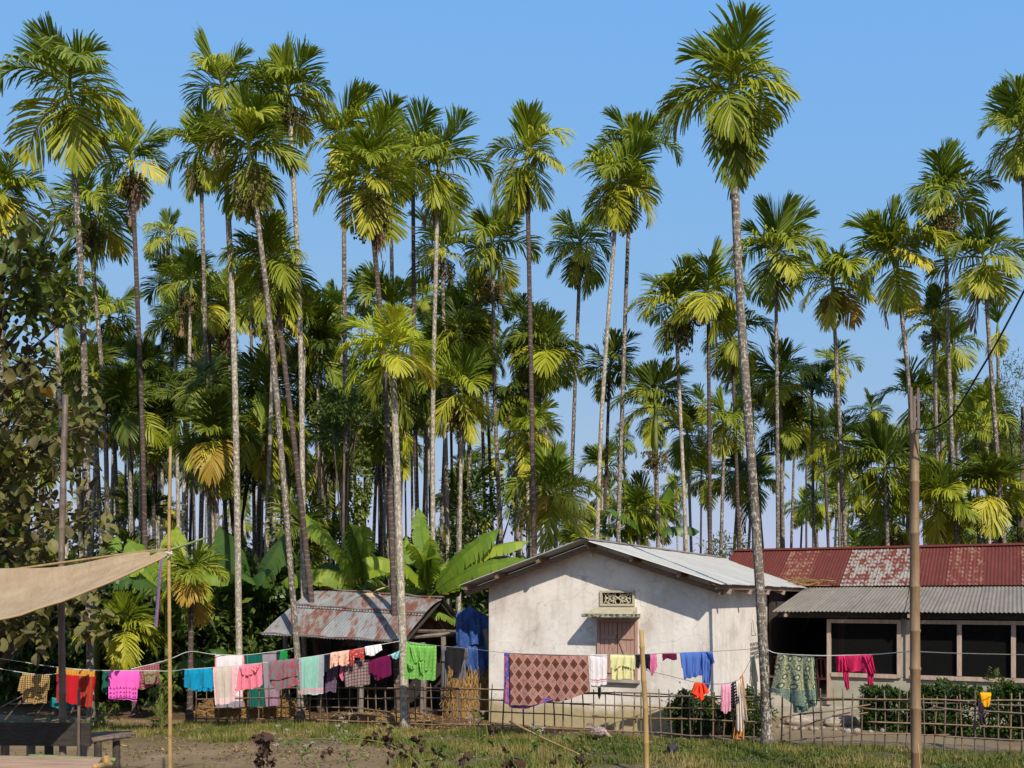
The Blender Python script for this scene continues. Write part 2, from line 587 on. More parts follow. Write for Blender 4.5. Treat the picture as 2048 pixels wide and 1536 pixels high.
def roof_slope(parent, eave0, along, up, total, length, width, pick, meshes, gap=.0, jitter=.0):
    """sheets laid side by side from eave0 in the direction along, running up the slope"""
    n = int(math.ceil(total / width - 1e-6))
    for i in range(n):
        m = pick(i)
        if m not in meshes:
            meshes[m] = meshes['_'](m)
        dz = .006 * (i % 2)
        p = Vector(eave0) + Vector(along).normalized() * (i * width) - Vector(up).normalized() * random.uniform(0, jitter)
        o = link('roof_sheet', meshes[m], parent)
        fm = frame_mat4(p, along, up)
        fm.translation += fm.col[2].to_3d() * dz
        o.matrix_local = fm


def prism(b, poly, axis_from, axis_to, mi=0):
    """poly in (x, z), extruded along local y"""
    n = len(poly)
    V = [(p[0], axis_from, p[1]) for p in poly] + [(p[0], axis_to, p[1]) for p in poly]
    Fc = [tuple(range(n)), tuple(range(2 * n - 1, n - 1, -1))] + [(i, i + n, (i + 1) % n + n, (i + 1) % n) for i in range(n)]
    return b.add(V, Fc, mi=mi)


# ---- the whitewashed gable house
house = empty('gable_house', HO, -TH)
tag(house, 'whitewashed gable house with pale tin roof and pink shuttered window', 'house')
RID, SL = 3.887, .3257
WY = .60
XL, XR = -2.42, 2.44


def top(x):
    return RID - .07 - SL * abs(x)


vx0, vz1 = on_plane(1201, 1181, WY)
vx1, vz0 = on_plane(1270, 1212, WY)
b = MB()
for poly in ([(XL, -.1), (vx0, -.1), (vx0, top(vx0)), (0, top(0)) if vx0 > 0 else (vx0, top(vx0)), (XL, top(XL))],
             [(vx0, -.1), (vx1, -.1), (vx1, vz0), (vx0, vz0)],
             [(vx0, vz1), (vx1, vz1), (vx1, top(vx1)), (vx0, top(vx0))],
             [(vx1, -.1), (XR, -.1), (XR, top(XR)), (vx1, top(vx1))]):
    prism(b, poly, WY, WY + .16)
link('front_wall', b.mesh('front_wall', M['plaster']), house)
b = MB()
b.add([(XR + .004, WY, -.1), (XR + .004, 10.4, -.1), (XR + .004, 10.4, top(XR)), (XR + .004, WY, top(XR)), (XR - .15, WY + .17, -.1), (XR - .15, 10.4, -.1), (XR - .15, 10.4, top(XR)), (XR - .15, WY + .17, top(XR))],
      [(0, 1, 2, 3), (5, 4, 7, 6), (0, 3, 7, 4), (1, 5, 6, 2), (3, 2, 6, 7)])
link('side_wall', b.mesh('side_wall', M['plaster']), house)
b = MB().box((XL + .075, (WY + 10.56) / 2, top(XL) / 2 - .05), (.15, 10.4 - WY - .17, top(XL) + .1))
link('side_wall', b.mesh('side_wall_back', M['plaster']), house)
b = MB()
prism(b, [(XL, -.1), (XR, -.1), (XR, top(XR)), (0, top(0)), (XL, top(XL))], 10.41, 10.55)
link('back_wall', b.mesh('back_wall', M['interior']), house)

slope_len = math.hypot(2.84, .925)
mk = lambda m: corrugated(.76, slope_len).mesh('white_sheet', M[m], smooth=True)
ms = {'_': mk}
roof_slope(house, (2.84, 10.67, RID - .925), (0, -1, 0), (-2.84, 0, .925), 10.64, slope_len, .76, lambda i: 'tin_white', ms, jitter=.02)
roof_slope(house, (-2.84, .03, RID - .925), (0, 1, 0), (2.84, 0, .925), 10.64, slope_len, .76, lambda i: 'tin_white', ms, jitter=.02)
b = MB()
b.add([(-.17, .0, RID - .03), (0, .0, RID + .03), (.17, .0, RID - .03), (-.17, 10.6, RID - .03), (0, 10.6, RID + .03), (.17, 10.6, RID - .03)], [(0, 1, 4, 3), (1, 2, 5, 4)])
link('ridge_cap', b.mesh('ridge_cap', M['tin_grey']), house)
for sgn in (-1, 1):                                   # purlins along the ridge direction, their ends show under the gable
    for fx in (.02, .36, .70, .965):
        if fx < .1 and sgn < 0: continue
        xx_ = sgn * 2.84 * fx
        zz_ = RID - .085 - SL * abs(xx_)
        link('purlin', MB().box((xx_, 5.3, zz_), (.07, 10.4, .10)).mesh('purlin', M['raw_wood']), house)
    rb = MB()
    a_ = Vector((sgn * .03, .34, RID - .19))
    e_ = Vector((sgn * 2.82, .34, RID - .19 - SL * 2.79))
    rb.bar(a_, e_, .05, .10)
    link('rafter', rb.mesh('rafter', M['raw_wood']), house)
for yy_ in (.9, 2.6, 4.3, 6.0):                       # rafter tails under the side eave
    link('rafter_tail', MB().bar((2.30, yy_, RID - .17 - SL * 2.30), (2.80, yy_, RID - .17 - SL * 2.80), .07, .09).mesh('rafter_tail', M['frame_wood']), house)
lx, lz = on_plane(1187, 1107, WY)
b = MB().tube([(lx, WY - .002, lz), (lx, WY - .05, lz - .01), (lx, WY - .09, lz - .02)], [.012, .02, .035], 8)
b.tube([(lx, WY - .09, lz - .02), (lx, WY - .12, lz - .03), (lx, WY - .15, lz - .05)], [.035, .045, .02], 8)
link('lamp_holder', b.mesh('lamp_holder', mat('porcelain', (.55, .5, .42))), house)

# pierced cement ventilator
b = MB()
fw = .045
for (x0, x1, z0, z1) in ((vx0, vx0 + fw, vz0, vz1), (vx1 - fw, vx1, vz0, vz1), (vx0 + fw, vx1 - fw, vz0, vz0 + fw), (vx0 + fw, vx1 - fw, vz1 - fw, vz1)):
    b.box(((x0 + x1) / 2, WY - .01, (z0 + z1) / 2), (x1 - x0 - .002, .06, z1 - z0 - .002))
vent = link('ventilator', b.mesh('ventilator', M['cement_moss']), house)
gb2 = MB()
cx_, cz_ = (vx0 + vx1) / 2, (vz0 + vz1) / 2
hw, hh = (vx1 - vx0) / 2 - fw, (vz1 - vz0) / 2 - fw
for sx in (-1, 1):
    for sz in (-1, 1):
        for ang, x_, z_, l_ in ((35, .16, .25, .9), (70, .3, .62, .6), (20, .42, .5, .6), (-40, .5, .2, .7), (55, .62, .45, .8), (-25, .66, .78, .6), (80, .82, .3, .7), (40, .88, .7, .5), (5, .3, .06, .5), (0, .78, .04, .5), (-60, .17, .7, .5)):
            c0 = Vector((cx_ + sx * x_ * hw, WY + .02, cz_ + sz * z_ * hh))
            L_ = l_ * hh * .75
            d_ = Vector((sx * math.cos(math.radians(ang)), 0, sz * math.sin(math.radians(ang))))
            pts = [c0 - d_ * L_, c0 + Vector((0, 0, .01 * sz)), c0 + d_ * L_]
            gb2.tube(pts, [.008, .017, .006], 5)
gb2.tube([(cx_ - .03, WY + .02, cz_), (cx_, WY + .005, cz_), (cx_ + .03, WY + .02, cz_)], [.01, .03, .01], 6)
link('grille', gb2.mesh('grille', M['cement_moss'], smooth=True), vent)
link('dark_back', MB().box((cx_, WY + .13, cz_), (vx1 - vx0 - .01, .02, vz1 - vz0 - .01)).mesh('dark_back', M['interior']), vent)  # near-black sheet, painted-in shade of the hollow behind the grille

# concrete hood above the window
hx0, hz = on_plane(1183, 1232, WY)
hx1, _ = on_plane(1279, 1232, WY)
hz += .0
b = MB()
PR = .46
b.add([(vx0 - .05, WY - .003, vz0 - .02), (vx1 + .05, WY - .003, vz0 - .02), (hx0, WY - PR, hz + .055), (hx1, WY - PR, hz + .055), (hx0 + .05, WY - .003, hz - .03), (hx1 - .05, WY - .003, hz - .03)],
      [(0, 2, 3, 1), (0, 4, 2), (1, 3, 5)])
hood = link('window_hood', b.mesh('window_hood', M['cement_moss']), house)
b = MB().box(((hx0 + hx1) / 2, WY - PR / 2 - .01, hz + .02), (hx1 - hx0 + .04, PR + .04, .065))
link('slab', b.mesh('slab', M['mossy_edge']), hood)

# shuttered window
sx0, _ = on_plane(1196, 1300, WY)
sx1, _ = on_plane(1276, 1300, WY)
_, sz1 = on_plane(1236, 1239, WY)
_, sz0 = on_plane(1236, 1358, WY)
b = MB()
for (x0, x1, z0, z1) in ((sx0, sx0 + .055, sz0, sz1), (sx1 - .055, sx1, sz0, sz1), (sx0 + .057, sx1 - .057, sz0, sz0 + .055), (sx0 + .057, sx1 - .057, sz1 - .055, sz1)):
    b.box(((x0 + x1) / 2, WY - .02, (z0 + z1) / 2), (x1 - x0, .06, z1 - z0))
win = link('window', b.mesh('window_frame', M['shutter']), house)
link('shadow_gap', MB().box(((sx0 + sx1) / 2, WY - .004, (sz0 + sz1) / 2), (sx1 - sx0 - .11, .01, sz1 - sz0 - .11)).mesh('shadow_gap', M['shutter_groove']), win)
mid = (sx0 + sx1) / 2
for s0, s1 in ((sx0 + .06, mid - .006), (mid + .006, sx1 - .06)):
    npl = 4
    wpl = (s1 - s0) / npl
    for i in range(npl):
        link('plank', MB().box((s0 + wpl * (i + .5), WY - .018 - .002 * (i % 2), (sz0 + sz1) / 2), (wpl - .008, .02, sz1 - sz0 - .125)).mesh('plank', M['shutter']), win)
    for zr in (sz1 - .36, sz0 + .16):
        link('ledge_board', MB().box(((s0 + s1) / 2, WY - .041, zr), (s1 - s0 - .02, .018, .075)).mesh('ledge_board', M['shutter']), win)
    sg = 1 if s0 < mid - .1 else -1
    xa, xb = (s1 - .05, s0 + .07) if sg > 0 else (s0 + .05, s1 - .07)
    link('brace', MB().bar((xa, WY - .040, sz1 - .41), (xb, WY - .040, sz0 + .22), .018, .06).mesh('brace', M['shutter']), win)
link('sill', MB().box(((sx0 + sx1) / 2, WY - .04, sz0 - .035), (sx1 - sx0 + .1, .1, .06)).mesh('sill', M['cement']), win)

# faded stencilled writing and a drawn mark on the side wall, as far as it can be read
M['ink'] = mat('ink', (.05, .055, .06), (.22, .21, .2), 12, lo=.4, hi=.75)


def side_pt(px, py):
    """local y and z on the side wall local x = XR"""
    r = Vector(((px - 1024) / F, 1, (YH - py) / F))
    u = Vector((cu, -su, 0))
    k = (HO + u * (XR + .004)).dot(u) / r.dot(u)
    p = r * k
    q = p - HO
    return q.x * su + q.y * cu, p.z + H


y0_, z0_ = side_pt(1500, 1293)
for i, line in enumerate(('MY.JAVT SABHA', 'GOHAIN PARA', 'KAMALPUR', 'PHATA PARA')):
    cu_d = bpy.data.curves.new('lettering', 'FONT')
    cu_d.body = line
    cu_d.size = .105
    cu_d.extrude = .0005
    cu_d.offset = .004
    cu_d.materials.append(M['ink'])
    tmp = link('lettering_outline', cu_d)
    lme = bpy.data.meshes.new_from_object(tmp.evaluated_get(bpy.context.evaluated_depsgraph_get()))
    bpy.data.objects.remove(tmp)
    lme.materials.clear(); lme.materials.append(M['ink'])
    link('lettering', lme, house, (XR + .008, y0_, z0_ - .10 * i), (math.pi / 2, 0, math.pi / 2), (1.45, 1, 1))
for k_, pts in enumerate(([(1505, 1240), (1508, 1262), (1512, 1270), (1503, 1271), (1502, 1245)], [(1512, 1243), (1516, 1262), (1520, 1250), (1522, 1264)])):
    V = []
    for px, py in pts:
        yy_, zz_ = side_pt(px, py)
        V.append((XR + .008, yy_, zz_))
    link('wall_scribble', MB().tube(V, .006, 4).mesh('wall_scribble', M['ink']), house)

# ---- the long house with the red roof and the veranda
long_h = empty('long_house', HO, -TH)
tag(long_h, 'long low house with patched red tin roof and grey-roofed veranda', 'house')
E1, EZ1, RY, RZ = 8.55, 3.05, 10.85, 4.09
sl = math.hypot(RY - E1 + .12, RZ - EZ1)
mk = lambda m: corrugated(.84, sl, amp=.012, pitch=.084).mesh('red_sheet', M[m], smooth=True)
ms = {'_': mk}
pat = ['tin_red', 'tin_red', 'tin_worn', 'tin_red', 'tin_bare', 'tin_bare', 'tin_red', 'tin_worn', 'tin_red', 'tin_worn', 'tin_red', 'tin_bare', 'tin_red', 'tin_red', 'tin_red', 'tin_red']
roof_slope(long_h, (.35, E1 - .12, EZ1 - .05), (1, 0, 0), (0, RY - E1 + .12, RZ - EZ1 + .05), 13.4, sl, .84, lambda i: pat[i % 16], ms)
roof_slope(long_h, (13.79, 2 * RY - E1 + .12, EZ1 - .05), (-1, 0, 0), (0, -(RY - E1 + .12), RZ - EZ1 + .05), 13.4, sl, .84, lambda i: 'tin_red', ms)
b = MB()
b.add([(.35, RY - .16, RZ - .02), (.35, RY, RZ + .04), (.35, RY + .16, RZ - .02), (13.8, RY - .16, RZ - .02), (13.8, RY, RZ + .04), (13.8, RY + .16, RZ - .02)], [(0, 3, 4, 1), (1, 4, 5, 2)])
link('ridge_cap', b.mesh('ridge_cap', M['tin_red']), long_h)
V0, VZ0, V1, VZ1 = 4.32, 2.385, 8.57, 2.975
sl2 = math.hypot(V1 - V0, VZ1 - VZ0)
mk = lambda m: corrugated(.84, sl2, amp=.013, pitch=.084).mesh('veranda_sheet', M[m], smooth=True)
ms = {'_': mk}
roof_slope(long_h, (2.87, V0, VZ0), (1, 0, 0), (0, V1 - V0, VZ1 - VZ0), 10.9, sl2, .84, lambda i: 'tin_grey', ms, jitter=.03)
FYV = 4.80                                            # plane of the veranda front
FZ = .41
link('eave_beam', MB().box((8.3, FYV - .03, 2.30), (10.8, .09, .12)).mesh('eave_beam', M['dark_wood']), long_h)
for xx_ in (3.15, 5.75, 8.6, 11.4):
    link('rafter_tail', MB().bar((xx_, V0 + .02, VZ0 - .075), (xx_, V1, VZ1 - .075), .07, .09).mesh('rafter_tail', M['frame_wood']), long_h)
w0, _ = on_plane(1655, 1300, FYV)
w1, _ = on_plane(1803, 1300, FYV)
p1, _ = on_plane(1812, 1300, FYV)
m1, _ = on_plane(1919, 1300, FYV)
m2, _ = on_plane(2027, 1300, FYV)
_, zt = on_plane(1740, 1239, FYV)
_, zs = on_plane(1740, 1352, FYV)
print('veranda', w0, w1, p1, m1, m2, zt, zs)
link('half_wall', MB().box(((w0 + .04 + 13.4) / 2, FYV + .02, zs / 2 - .06), (13.4 - w0 - .04, .12, zs + .1)).mesh('half_wall', M['plaster_olive']), long_h)
link('floor_slab', MB().box((8.0, 7.7, FZ / 2 - .05), (11.0, 5.65, FZ + .1)).mesh('floor_slab', M['cement']), long_h)
link('step', MB().box((3.75, 4.62, .1), (1.9, .5, .3)).mesh('step', M['cement']), long_h)
link('post', MB().box(((w1 + p1) / 2, FYV + .02, (zs + 2.24) / 2), (p1 - w1 - .002, .12, 2.24 - zs)).mesh('post', M['plaster_olive']), long_h)


def lit_frame(x0, x1, z0, z1, bars=(), foot=None):
    b = MB()
    w = .085
    b.box((x0 + w / 2, FYV - .045, ((foot if foot is not None else z0) + z1) / 2), (w, .1, z1 - (foot if foot is not None else z0)))
    b.box((x1 - w / 2, FYV - .045, (z0 + z1) / 2), (w, .1, z1 - z0))
    b.box(((x0 + x1) / 2, FYV - .043, z1 - w / 2), (x1 - x0 - 2 * w - .004, .09, w))
    b.box(((x0 + x1) / 2, FYV - .055, z0 + w / 2 - .01), (x1 - x0 - 2 * w - .004, .12, w))
    o = link('window', b.mesh('window_frame', M['frame_wood']), long_h)
    for bx in bars:
        link('mullion', MB().box((bx, FYV - .045, (z0 + z1) / 2), (.09, .09, z1 - z0 - 2 * w - .004)).mesh('mullion', M['frame_wood']), o)
    edges = [x0 + w] + list(bars) + [x1 - w]
    for e0, e1 in zip(edges[:-1], edges[1:]):
        link('wire_screen', MB().add([(e0, FYV + .0, z0 + w), (e1, FYV + .0, z0 + w), (e1, FYV + .0, z1 - w), (e0, FYV + .0, z1 - w)], [(0, 1, 2, 3)]).mesh('wire_screen', M['screen']), o)
    return o


t = NT('screen', .8, .1)                               # fine wire netting; near-black between the wires too, painting in the room's shade
t.col((.006, .006, .006))
x, y, z = t.xyz()
gx = t.math('LESS_THAN', t.math('FRACT', t.math('MULTIPLY', x, 22)), .3)
gz = t.math('LESS_THAN', t.math('FRACT', t.math('MULTIPLY', z, 22)), .3)
fac = t.math('ADD', .55, t.math('MULTIPLY', t.math('MAXIMUM', gx, gz), .45))
tr = t.n('ShaderNodeBsdfTransparent')
mx_ = t.n('ShaderNodeMixShader')
t.l(fac, mx_.inputs[0]); t.l(tr.outputs[0], mx_.inputs[1]); t.l(t.p.outputs[0], mx_.inputs[2])
t.l(mx_.outputs[0], t.t.nodes['Material Output'].inputs['Surface'])
M['screen'] = t.m
lit_frame(w0, w1, zs - .02, zt, foot=.3)
lit_frame(p1, 13.3, zs - .02, zt, [m1, m2, 2 * m2 - m1, 3 * m2 - 2 * m1])
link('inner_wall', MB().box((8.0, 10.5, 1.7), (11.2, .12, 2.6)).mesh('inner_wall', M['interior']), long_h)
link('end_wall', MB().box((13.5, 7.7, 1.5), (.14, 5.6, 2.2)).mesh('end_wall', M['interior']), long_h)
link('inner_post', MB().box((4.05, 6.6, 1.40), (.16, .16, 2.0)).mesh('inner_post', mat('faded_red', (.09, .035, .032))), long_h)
link('dark_lining', MB().box((2.52, 8.0, 1.5), (.06, 4.7, 2.8)).mesh('dark_lining', M['interior']), long_h)  # near-black panel over the plastered side wall, painting in the veranda's shade

# dry vine tangle where the two roofs meet
rb = MB()
for i in range(26):
    a = Vector((2.55 + random.uniform(-.3, .8), 8.9 + random.uniform(-1.2, .6), 3.12 + random.uniform(-.04, .1)))
    pts = [a + Vector((.13 * j * random.uniform(.4, 1.4), -.1 * j * random.uniform(-.2, 1.2), .035 * math.sin(j * 1.3 + i) - .012 * j)) for j in range(6)]
    rb.tube(pts, .008, 4)
vt = link('dry_vine', rb.mesh('dry_vine', M['straw']), None)
vt.matrix_world = Matrix.Translation(HO) @ Matrix.Rotation(-TH, 4, 'Z')
tag(vt, 'tangle of dry straw-coloured vine lying where white and red roofs meet', 'dry vine', kind='thing')


# plastic chairs on the veranda
def chair(lx, ly, rz, label):
    p = HO + Vector((cu * lx + su * ly, -su * lx + cu * ly, FZ))
    r = empty('plastic_chair', p, -TH + rz)
    tag(r, label, 'chair', 'plastic chairs on the veranda')
    link('seat', MB().box((0, 0, .42), (.44, .42, .03)).mesh('seat', M['chair']), r)
    for sx in (-1, 1):
        link('leg', MB().tube([(sx * .23, -.22, 0), (sx * .2, -.19, .42)], [.018, .024], 6).mesh('leg', M['chair']), r)
        link('leg', MB().tube([(sx * .23, .24, 0), (sx * .2, .19, .42)], [.018, .024], 6).mesh('leg', M['chair']), r)
        link('armrest', MB().tube([(sx * .2, -.19, .42), (sx * .24, -.2, .62), (sx * .24, .0, .65), (sx * .22, .21, .66)], .02, 6).mesh('armrest', M['chair']), r)
    pts = [(-.2, .19, .42), (-.215, .23, .65), (-.17, .26, .82), (0, .275, .88), (.17, .26, .82), (.215, .23, .65), (.2, .19, .42)]
    back = link('backrest', MB().tube(pts, .022, 6).mesh('backrest', M['chair']), r)
    for x_ in (-.1, 0, .1):
        link('slat', MB().bar((x_, .20, .45), (x_ * .95, .272, .85), .035, .012).mesh('slat', M['chair']), back)


cx1, _ = on_plane(1648, 1380, 5.25)
chair(cx1, 5.35, .5, 'maroon plastic chair beside the veranda window frame')
cx2, _ = on_plane(1543, 1380, 5.5)
chair(cx2, 5.5, -.2, 'maroon plastic chair behind the lichened palm trunk and green shawl')

# stones edging the veranda
sb = [MB() for _ in range(5)]
smesh = []
for k in range(5):
    V, Fc = [], []
    n_, m_ = 7, 4
    for j in range(m_ + 1):
        ph = math.pi * j / m_
        for i in range(n_):
            an = 2 * math.pi * i / n_
            r_ = 1 + random.uniform(-.2, .2)
            V.append((r_ * math.sin(ph) * math.cos(an), r_ * .8 * math.sin(ph) * math.sin(an), .62 * math.cos(ph) * (1 + random.uniform(-.15, .15))))
    for j in range(m_):
        for i in range(n_):
            Fc.append((j * n_ + i, (j + 1) * n_ + i, (j + 1) * n_ + (i + 1) % n_, j * n_ + (i + 1) % n_))
    smesh.append(MB().add(V, Fc).mesh('stone', M['stone'], smooth=True))
for i in range(34):
    px = 1560 + i * 15 + random.uniform(-6, 6)
    py = 1457 + (px - 1560) * .028 + random.uniform(-4, 4)
    p = G(px, py)
    s_ = random.uniform(.05, .10) * (1.7 if i in (4, 9, 13, 31) else 1)
    o = link('stone', smesh[i % 5], None, (p.x, p.y, s_ * .25), (0, 0, random.uniform(0, 6)), s_)
    tag(o, 'rough stone edging the hedge ' + ('left of the red top' if px < 1680 else 'between red top and bamboo pole' if px < 1830 else 'right of the bamboo utility pole'), 'stone', 'stones edging the veranda hedge')
for px, py, s_, lab in ((1600, 1447, .30, 'large flat pale boulder before the veranda step'), (1680, 1450, .33, 'large rounded tan boulder against the veranda corner')):
    p = G(px, py)
    tag(link('boulder', smesh[px % 5], None, (p.x, p.y, .06), (0, 0, .3), (s_ * 1.5, s_, s_ * .75)), lab, 'boulder')

# ------------------------------------------------------------------ the tin shed
shed = empty('tin_shed', (-3.4, 22.5, 0))
tag(shed, 'open shed with curved rusty tin roof on rough posts', 'shed')
SO = Vector((-3.4, 22.5, 0))
RL, RR = W(640, 1180, 24.6) - SO, W(888, 1199, 23.2) - SO
EL, ER = W(522, 1270, 22.2) - SO, W(806, 1286, 21.0) - SO
BR = W(962, 1294, 24.6) - SO
BL = RL + (BR - RR)


def shed_row(a0, a1, b0, b1, n, mats, bulge, name):
    """n sheets between eave a0-a1 and ridge b0-b1, bowed upwards"""
    for i in range(n):
        t0, t1 = i / n, (i + 1.0) / n
        m_ = 36
        V, Fc = [], []
        R_ = 6
        for j in range(R_ + 1):
            s_ = j / R_
            for k in range(m_ + 1):
                tt = t0 + (t1 - t0) * k / m_
                p = (a0.lerp(a1, tt)).lerp(b0.lerp(b1, tt), s_)
                p = p + Vector((0, 0, bulge * math.sin(math.pi * s_) + .012 * math.cos(2 * math.pi * k / 4.0) + .007 * (i % 2)))
                V.append(p)
        for j in range(R_):
            for k in range(m_):
                a = j * (m_ + 1) + k
                Fc.append((a, a + 1, a + m_ + 2, a + m_ + 1))
        link('roof_sheet', MB().add(V, Fc).mesh(name, M[mats[i % len(mats)]], smooth=True), shed)


mid0, mid1 = EL.lerp(RL, .52) + Vector((0, 0, .10)), ER.lerp(RR, .52) + Vector((0, 0, .10))
up_ = Vector((0, 0, .025))
shed_row(EL, ER, mid0, mid1, 5, ['tin_blue', 'tin_rust', 'tin_blue', 'tin_blue', 'tin_rust'], .03, 'lower_sheet')
shed_row(mid0 + up_ - (RL - EL).normalized() * .1, mid1 + up_ - (RR - ER).normalized() * .1, RL, RR, 5, ['tin_blue', 'tin_blue', 'tin_rust', 'tin_blue', 'tin_rust'], .06, 'upper_sheet')
shed_row(BR, BL, RR + Vector((0, 0, .0)), RL, 5, ['tin_rust', 'tin_rust'], .05, 'back_sheet')
for a, c_ in ((EL, ER), (mid0, mid1), (RL, RR)):       # bamboo battens that hold the sheets down
    pts = [a.lerp(c_, k / 10) + Vector((0, -.03, .045 + .02 * math.sin(k * 2.1))) for k in range(11)]
    link('batten', MB().tube(pts, .02, 5).mesh('batten', M['tin_edge']), shed)
for px, py, d in ((598, 1428, 22.9), (845, 1437, 22.2), (886, 1432, 23.6), (570, 1426, 24.0), (720, 1434, 22.4)):
    a = W(px, py, d) - SO
    a.z = -.05
    zt_ = 1.75 if d < 23 else 2.0
    link('post', MB().tube([a, a + Vector((.02, 0, zt_ / 2)), a + Vector((0, .02, zt_))], [.075, .068, .06], 8).mesh('post', M['grey_wood']), shed)
a0, a1 = W(828, 1262, 21.8) - SO, W(940, 1264, 23.9) - SO
link('tie_beam', MB().tube([a0, a1], .045, 7).mesh('tie_beam', M['bamboo_grey']), shed)
a0, a1 = W(800, 1275, 21.6) - SO, W(905, 1268, 23.0) - SO
link('tie_beam', MB().tube([a0, a1], .05, 7).mesh('tie_beam2', M['grey_wood']), shed)
link('rafter', MB().tube([RR + Vector((-.1, .1, -.08)), BR + Vector((-.15, -.1, .02))], .035, 6).mesh('rafter', M['dark_wood']), shed)
link('rafter', MB().tube([RR + Vector((-.1, -.1, -.08)), ER + Vector((.0, .1, -.03))], .035, 6).mesh('rafter', M['dark_wood']), shed)
# back wall of dark planks, a low shelf and split firewood
for i in range(14):
    p = (RL + Vector((.1, .2, 0))).lerp(BR + Vector((-.2, .05, 0)), i / 13)
    q = Vector((p.x, p.y, 0))
    link('wall_plank', MB().box((q.x, q.y, 1.0), (.34, .03, 2.1), Matrix.Rotation(-.35, 3, 'Z')).mesh('wall_plank', M['dark_wood']), shed)
small = MB().add(corrugated(.7, .5).v, corrugated(.7, .5).f).mesh('small_sheet', M['tin_blue'], smooth=True)
o = link('roof_sheet', small, shed)
o.matrix_local = frame_mat4(W(684, 1292, 22.3) - SO, (1, -.15, 0), (-.1, .8, .45))

# fallen banana leaf on the shed roof
lb = MB()
p0, p1_ = W(752, 1186, 24.0), W(700, 1232, 22.9)
p0.z += .06; p1_.z += .08
ax = (p1_ - p0)
side = ax.cross(Vector((0, 0, 1))).normalized()
for i in range(22):
    tt = i / 21
    c_ = p0.lerp(p1_, .12 + .88 * tt) + Vector((0, 0, .03 * math.sin(tt * 3)))
    for sg in (-1, 1):
        L_ = random.uniform(.12, .30) * (1.1 - .5 * tt)
        e_ = c_ + side * sg * L_ + ax.normalized() * random.uniform(-.06, .12) + Vector((0, 0, random.uniform(-.06, .05)))
        wv = ax.normalized() * .035
        lb.add([c_ - wv, c_ + wv, e_ + wv * .9, e_ - wv * .5], [(0, 1, 2, 3)])
lb.tube([p0 + Vector((.25, .2, .1)), p0, p0.lerp(p1_, .5), p1_], [.02, .018, .013, .006], 5)
tag(link('fallen_leaf', lb.mesh('fallen_leaf', mat('dry_banana', (.42, .27, .15), (.6, .43, .27), 6, rough=.85))), 'dry tan banana leaf fallen on the rusty shed roof', 'leaf', kind='thing')


# ------------------------------------------------------------------ areca palms
def frond_mesh(name, m, start, end, L, nl=36, alpha=(68, 22), dihedral=22, droop=.35, lmax=.66, seed=0, ragged=.15, side_bend=0.0):
    """one pinnate leaf, rachis in the xz plane leaving the origin along +x"""
    r = random.Random(seed)
    b = MB()
    K = 14
    P, T = [Vector((0, 0, 0))], []
    for i in range(K):
        s = (i + .5) / K
        e = math.radians(start + (end - start) * (s ** 1.15))
        a = side_bend * s
        T.append(Vector((math.cos(e) * math.cos(a), math.cos(e) * math.sin(a), math.sin(e))))
        P.append(P[-1] + T[-1] * (L / K))
    T.append(T[-1])

    def at(s):
        x = min(max(s, 0), .9999) * K
        i = int(x)
        return P[i].lerp(P[i + 1], x - i), T[i]
    b.tube([P[i] for i in range(0, K + 1, 2)], [.022 * (1 - .85 * i / K) + .003 for i in range(0, K + 1, 2)], 4, cap=False)
    for sg in (-1, 1):
        for k in range(nl):
            s = .14 + .86 * (k + r.uniform(-.3, .3)) / (nl - 1)
            s = min(max(s, .12), 1.0)
            p, tg = at(s)
            N = tg.cross(Vector((0, 1, 0)))
            N = -N.normalized() if N.length > 1e-4 else Vector((0, 0, 1))
            if N.z < 0 and abs(tg.z) < .7: N = -N
            B = Vector((0, sg, 0))
            al = math.radians(alpha[0] + (alpha[1] - alpha[0]) * s ** 1.3 + r.uniform(-7, 7))
            di = math.radians(dihedral + r.uniform(-16, 16))
            d = tg * math.cos(al) + (B * math.cos(di) + N * math.sin(di)) * math.sin(al)
            d.normalize()
            l = lmax * (.55 + .45 * math.sin(math.pi * min(1, (s * .85 + .18)))) * (1 - .28 * max(0, s - .7) / .3) * r.uniform(1 - ragged, 1 + ragged * .5)
            wv = (tg - d * tg.dot(d))
            if wv.length < .05: wv = N
            wv.normalize()
            tw = r.uniform(-.5, .5)
            wv = (wv + d.cross(wv) * tw).normalized()
            w = r.uniform(.012, .0185) * (1.15 if s < .9 else 1.0)
            q1 = p + d * l * .4
            d2 = (d + Vector((0, 0, -1)) * droop * r.uniform(.5, 1.4) * .6).normalized()
            q2 = q1 + d2 * l * .35
            d3 = (d2 + Vector((0, 0, -1)) * droop * r.uniform(.5, 1.6)).normalized()
            q3 = q2 + d3 * l * .25
            b.add([p - wv * w * .45, p + wv * w * .45, q1 - wv * w, q1 + wv * w, q2 - wv * w * .95, q2 + wv * w * .95, q3 - wv * w * .25, q3 + wv * w * .4],
                  [(0, 1, 3, 2), (2, 3, 5, 4), (4, 5, 7, 6)])
    return b.mesh(name, M[m])


FR = {}


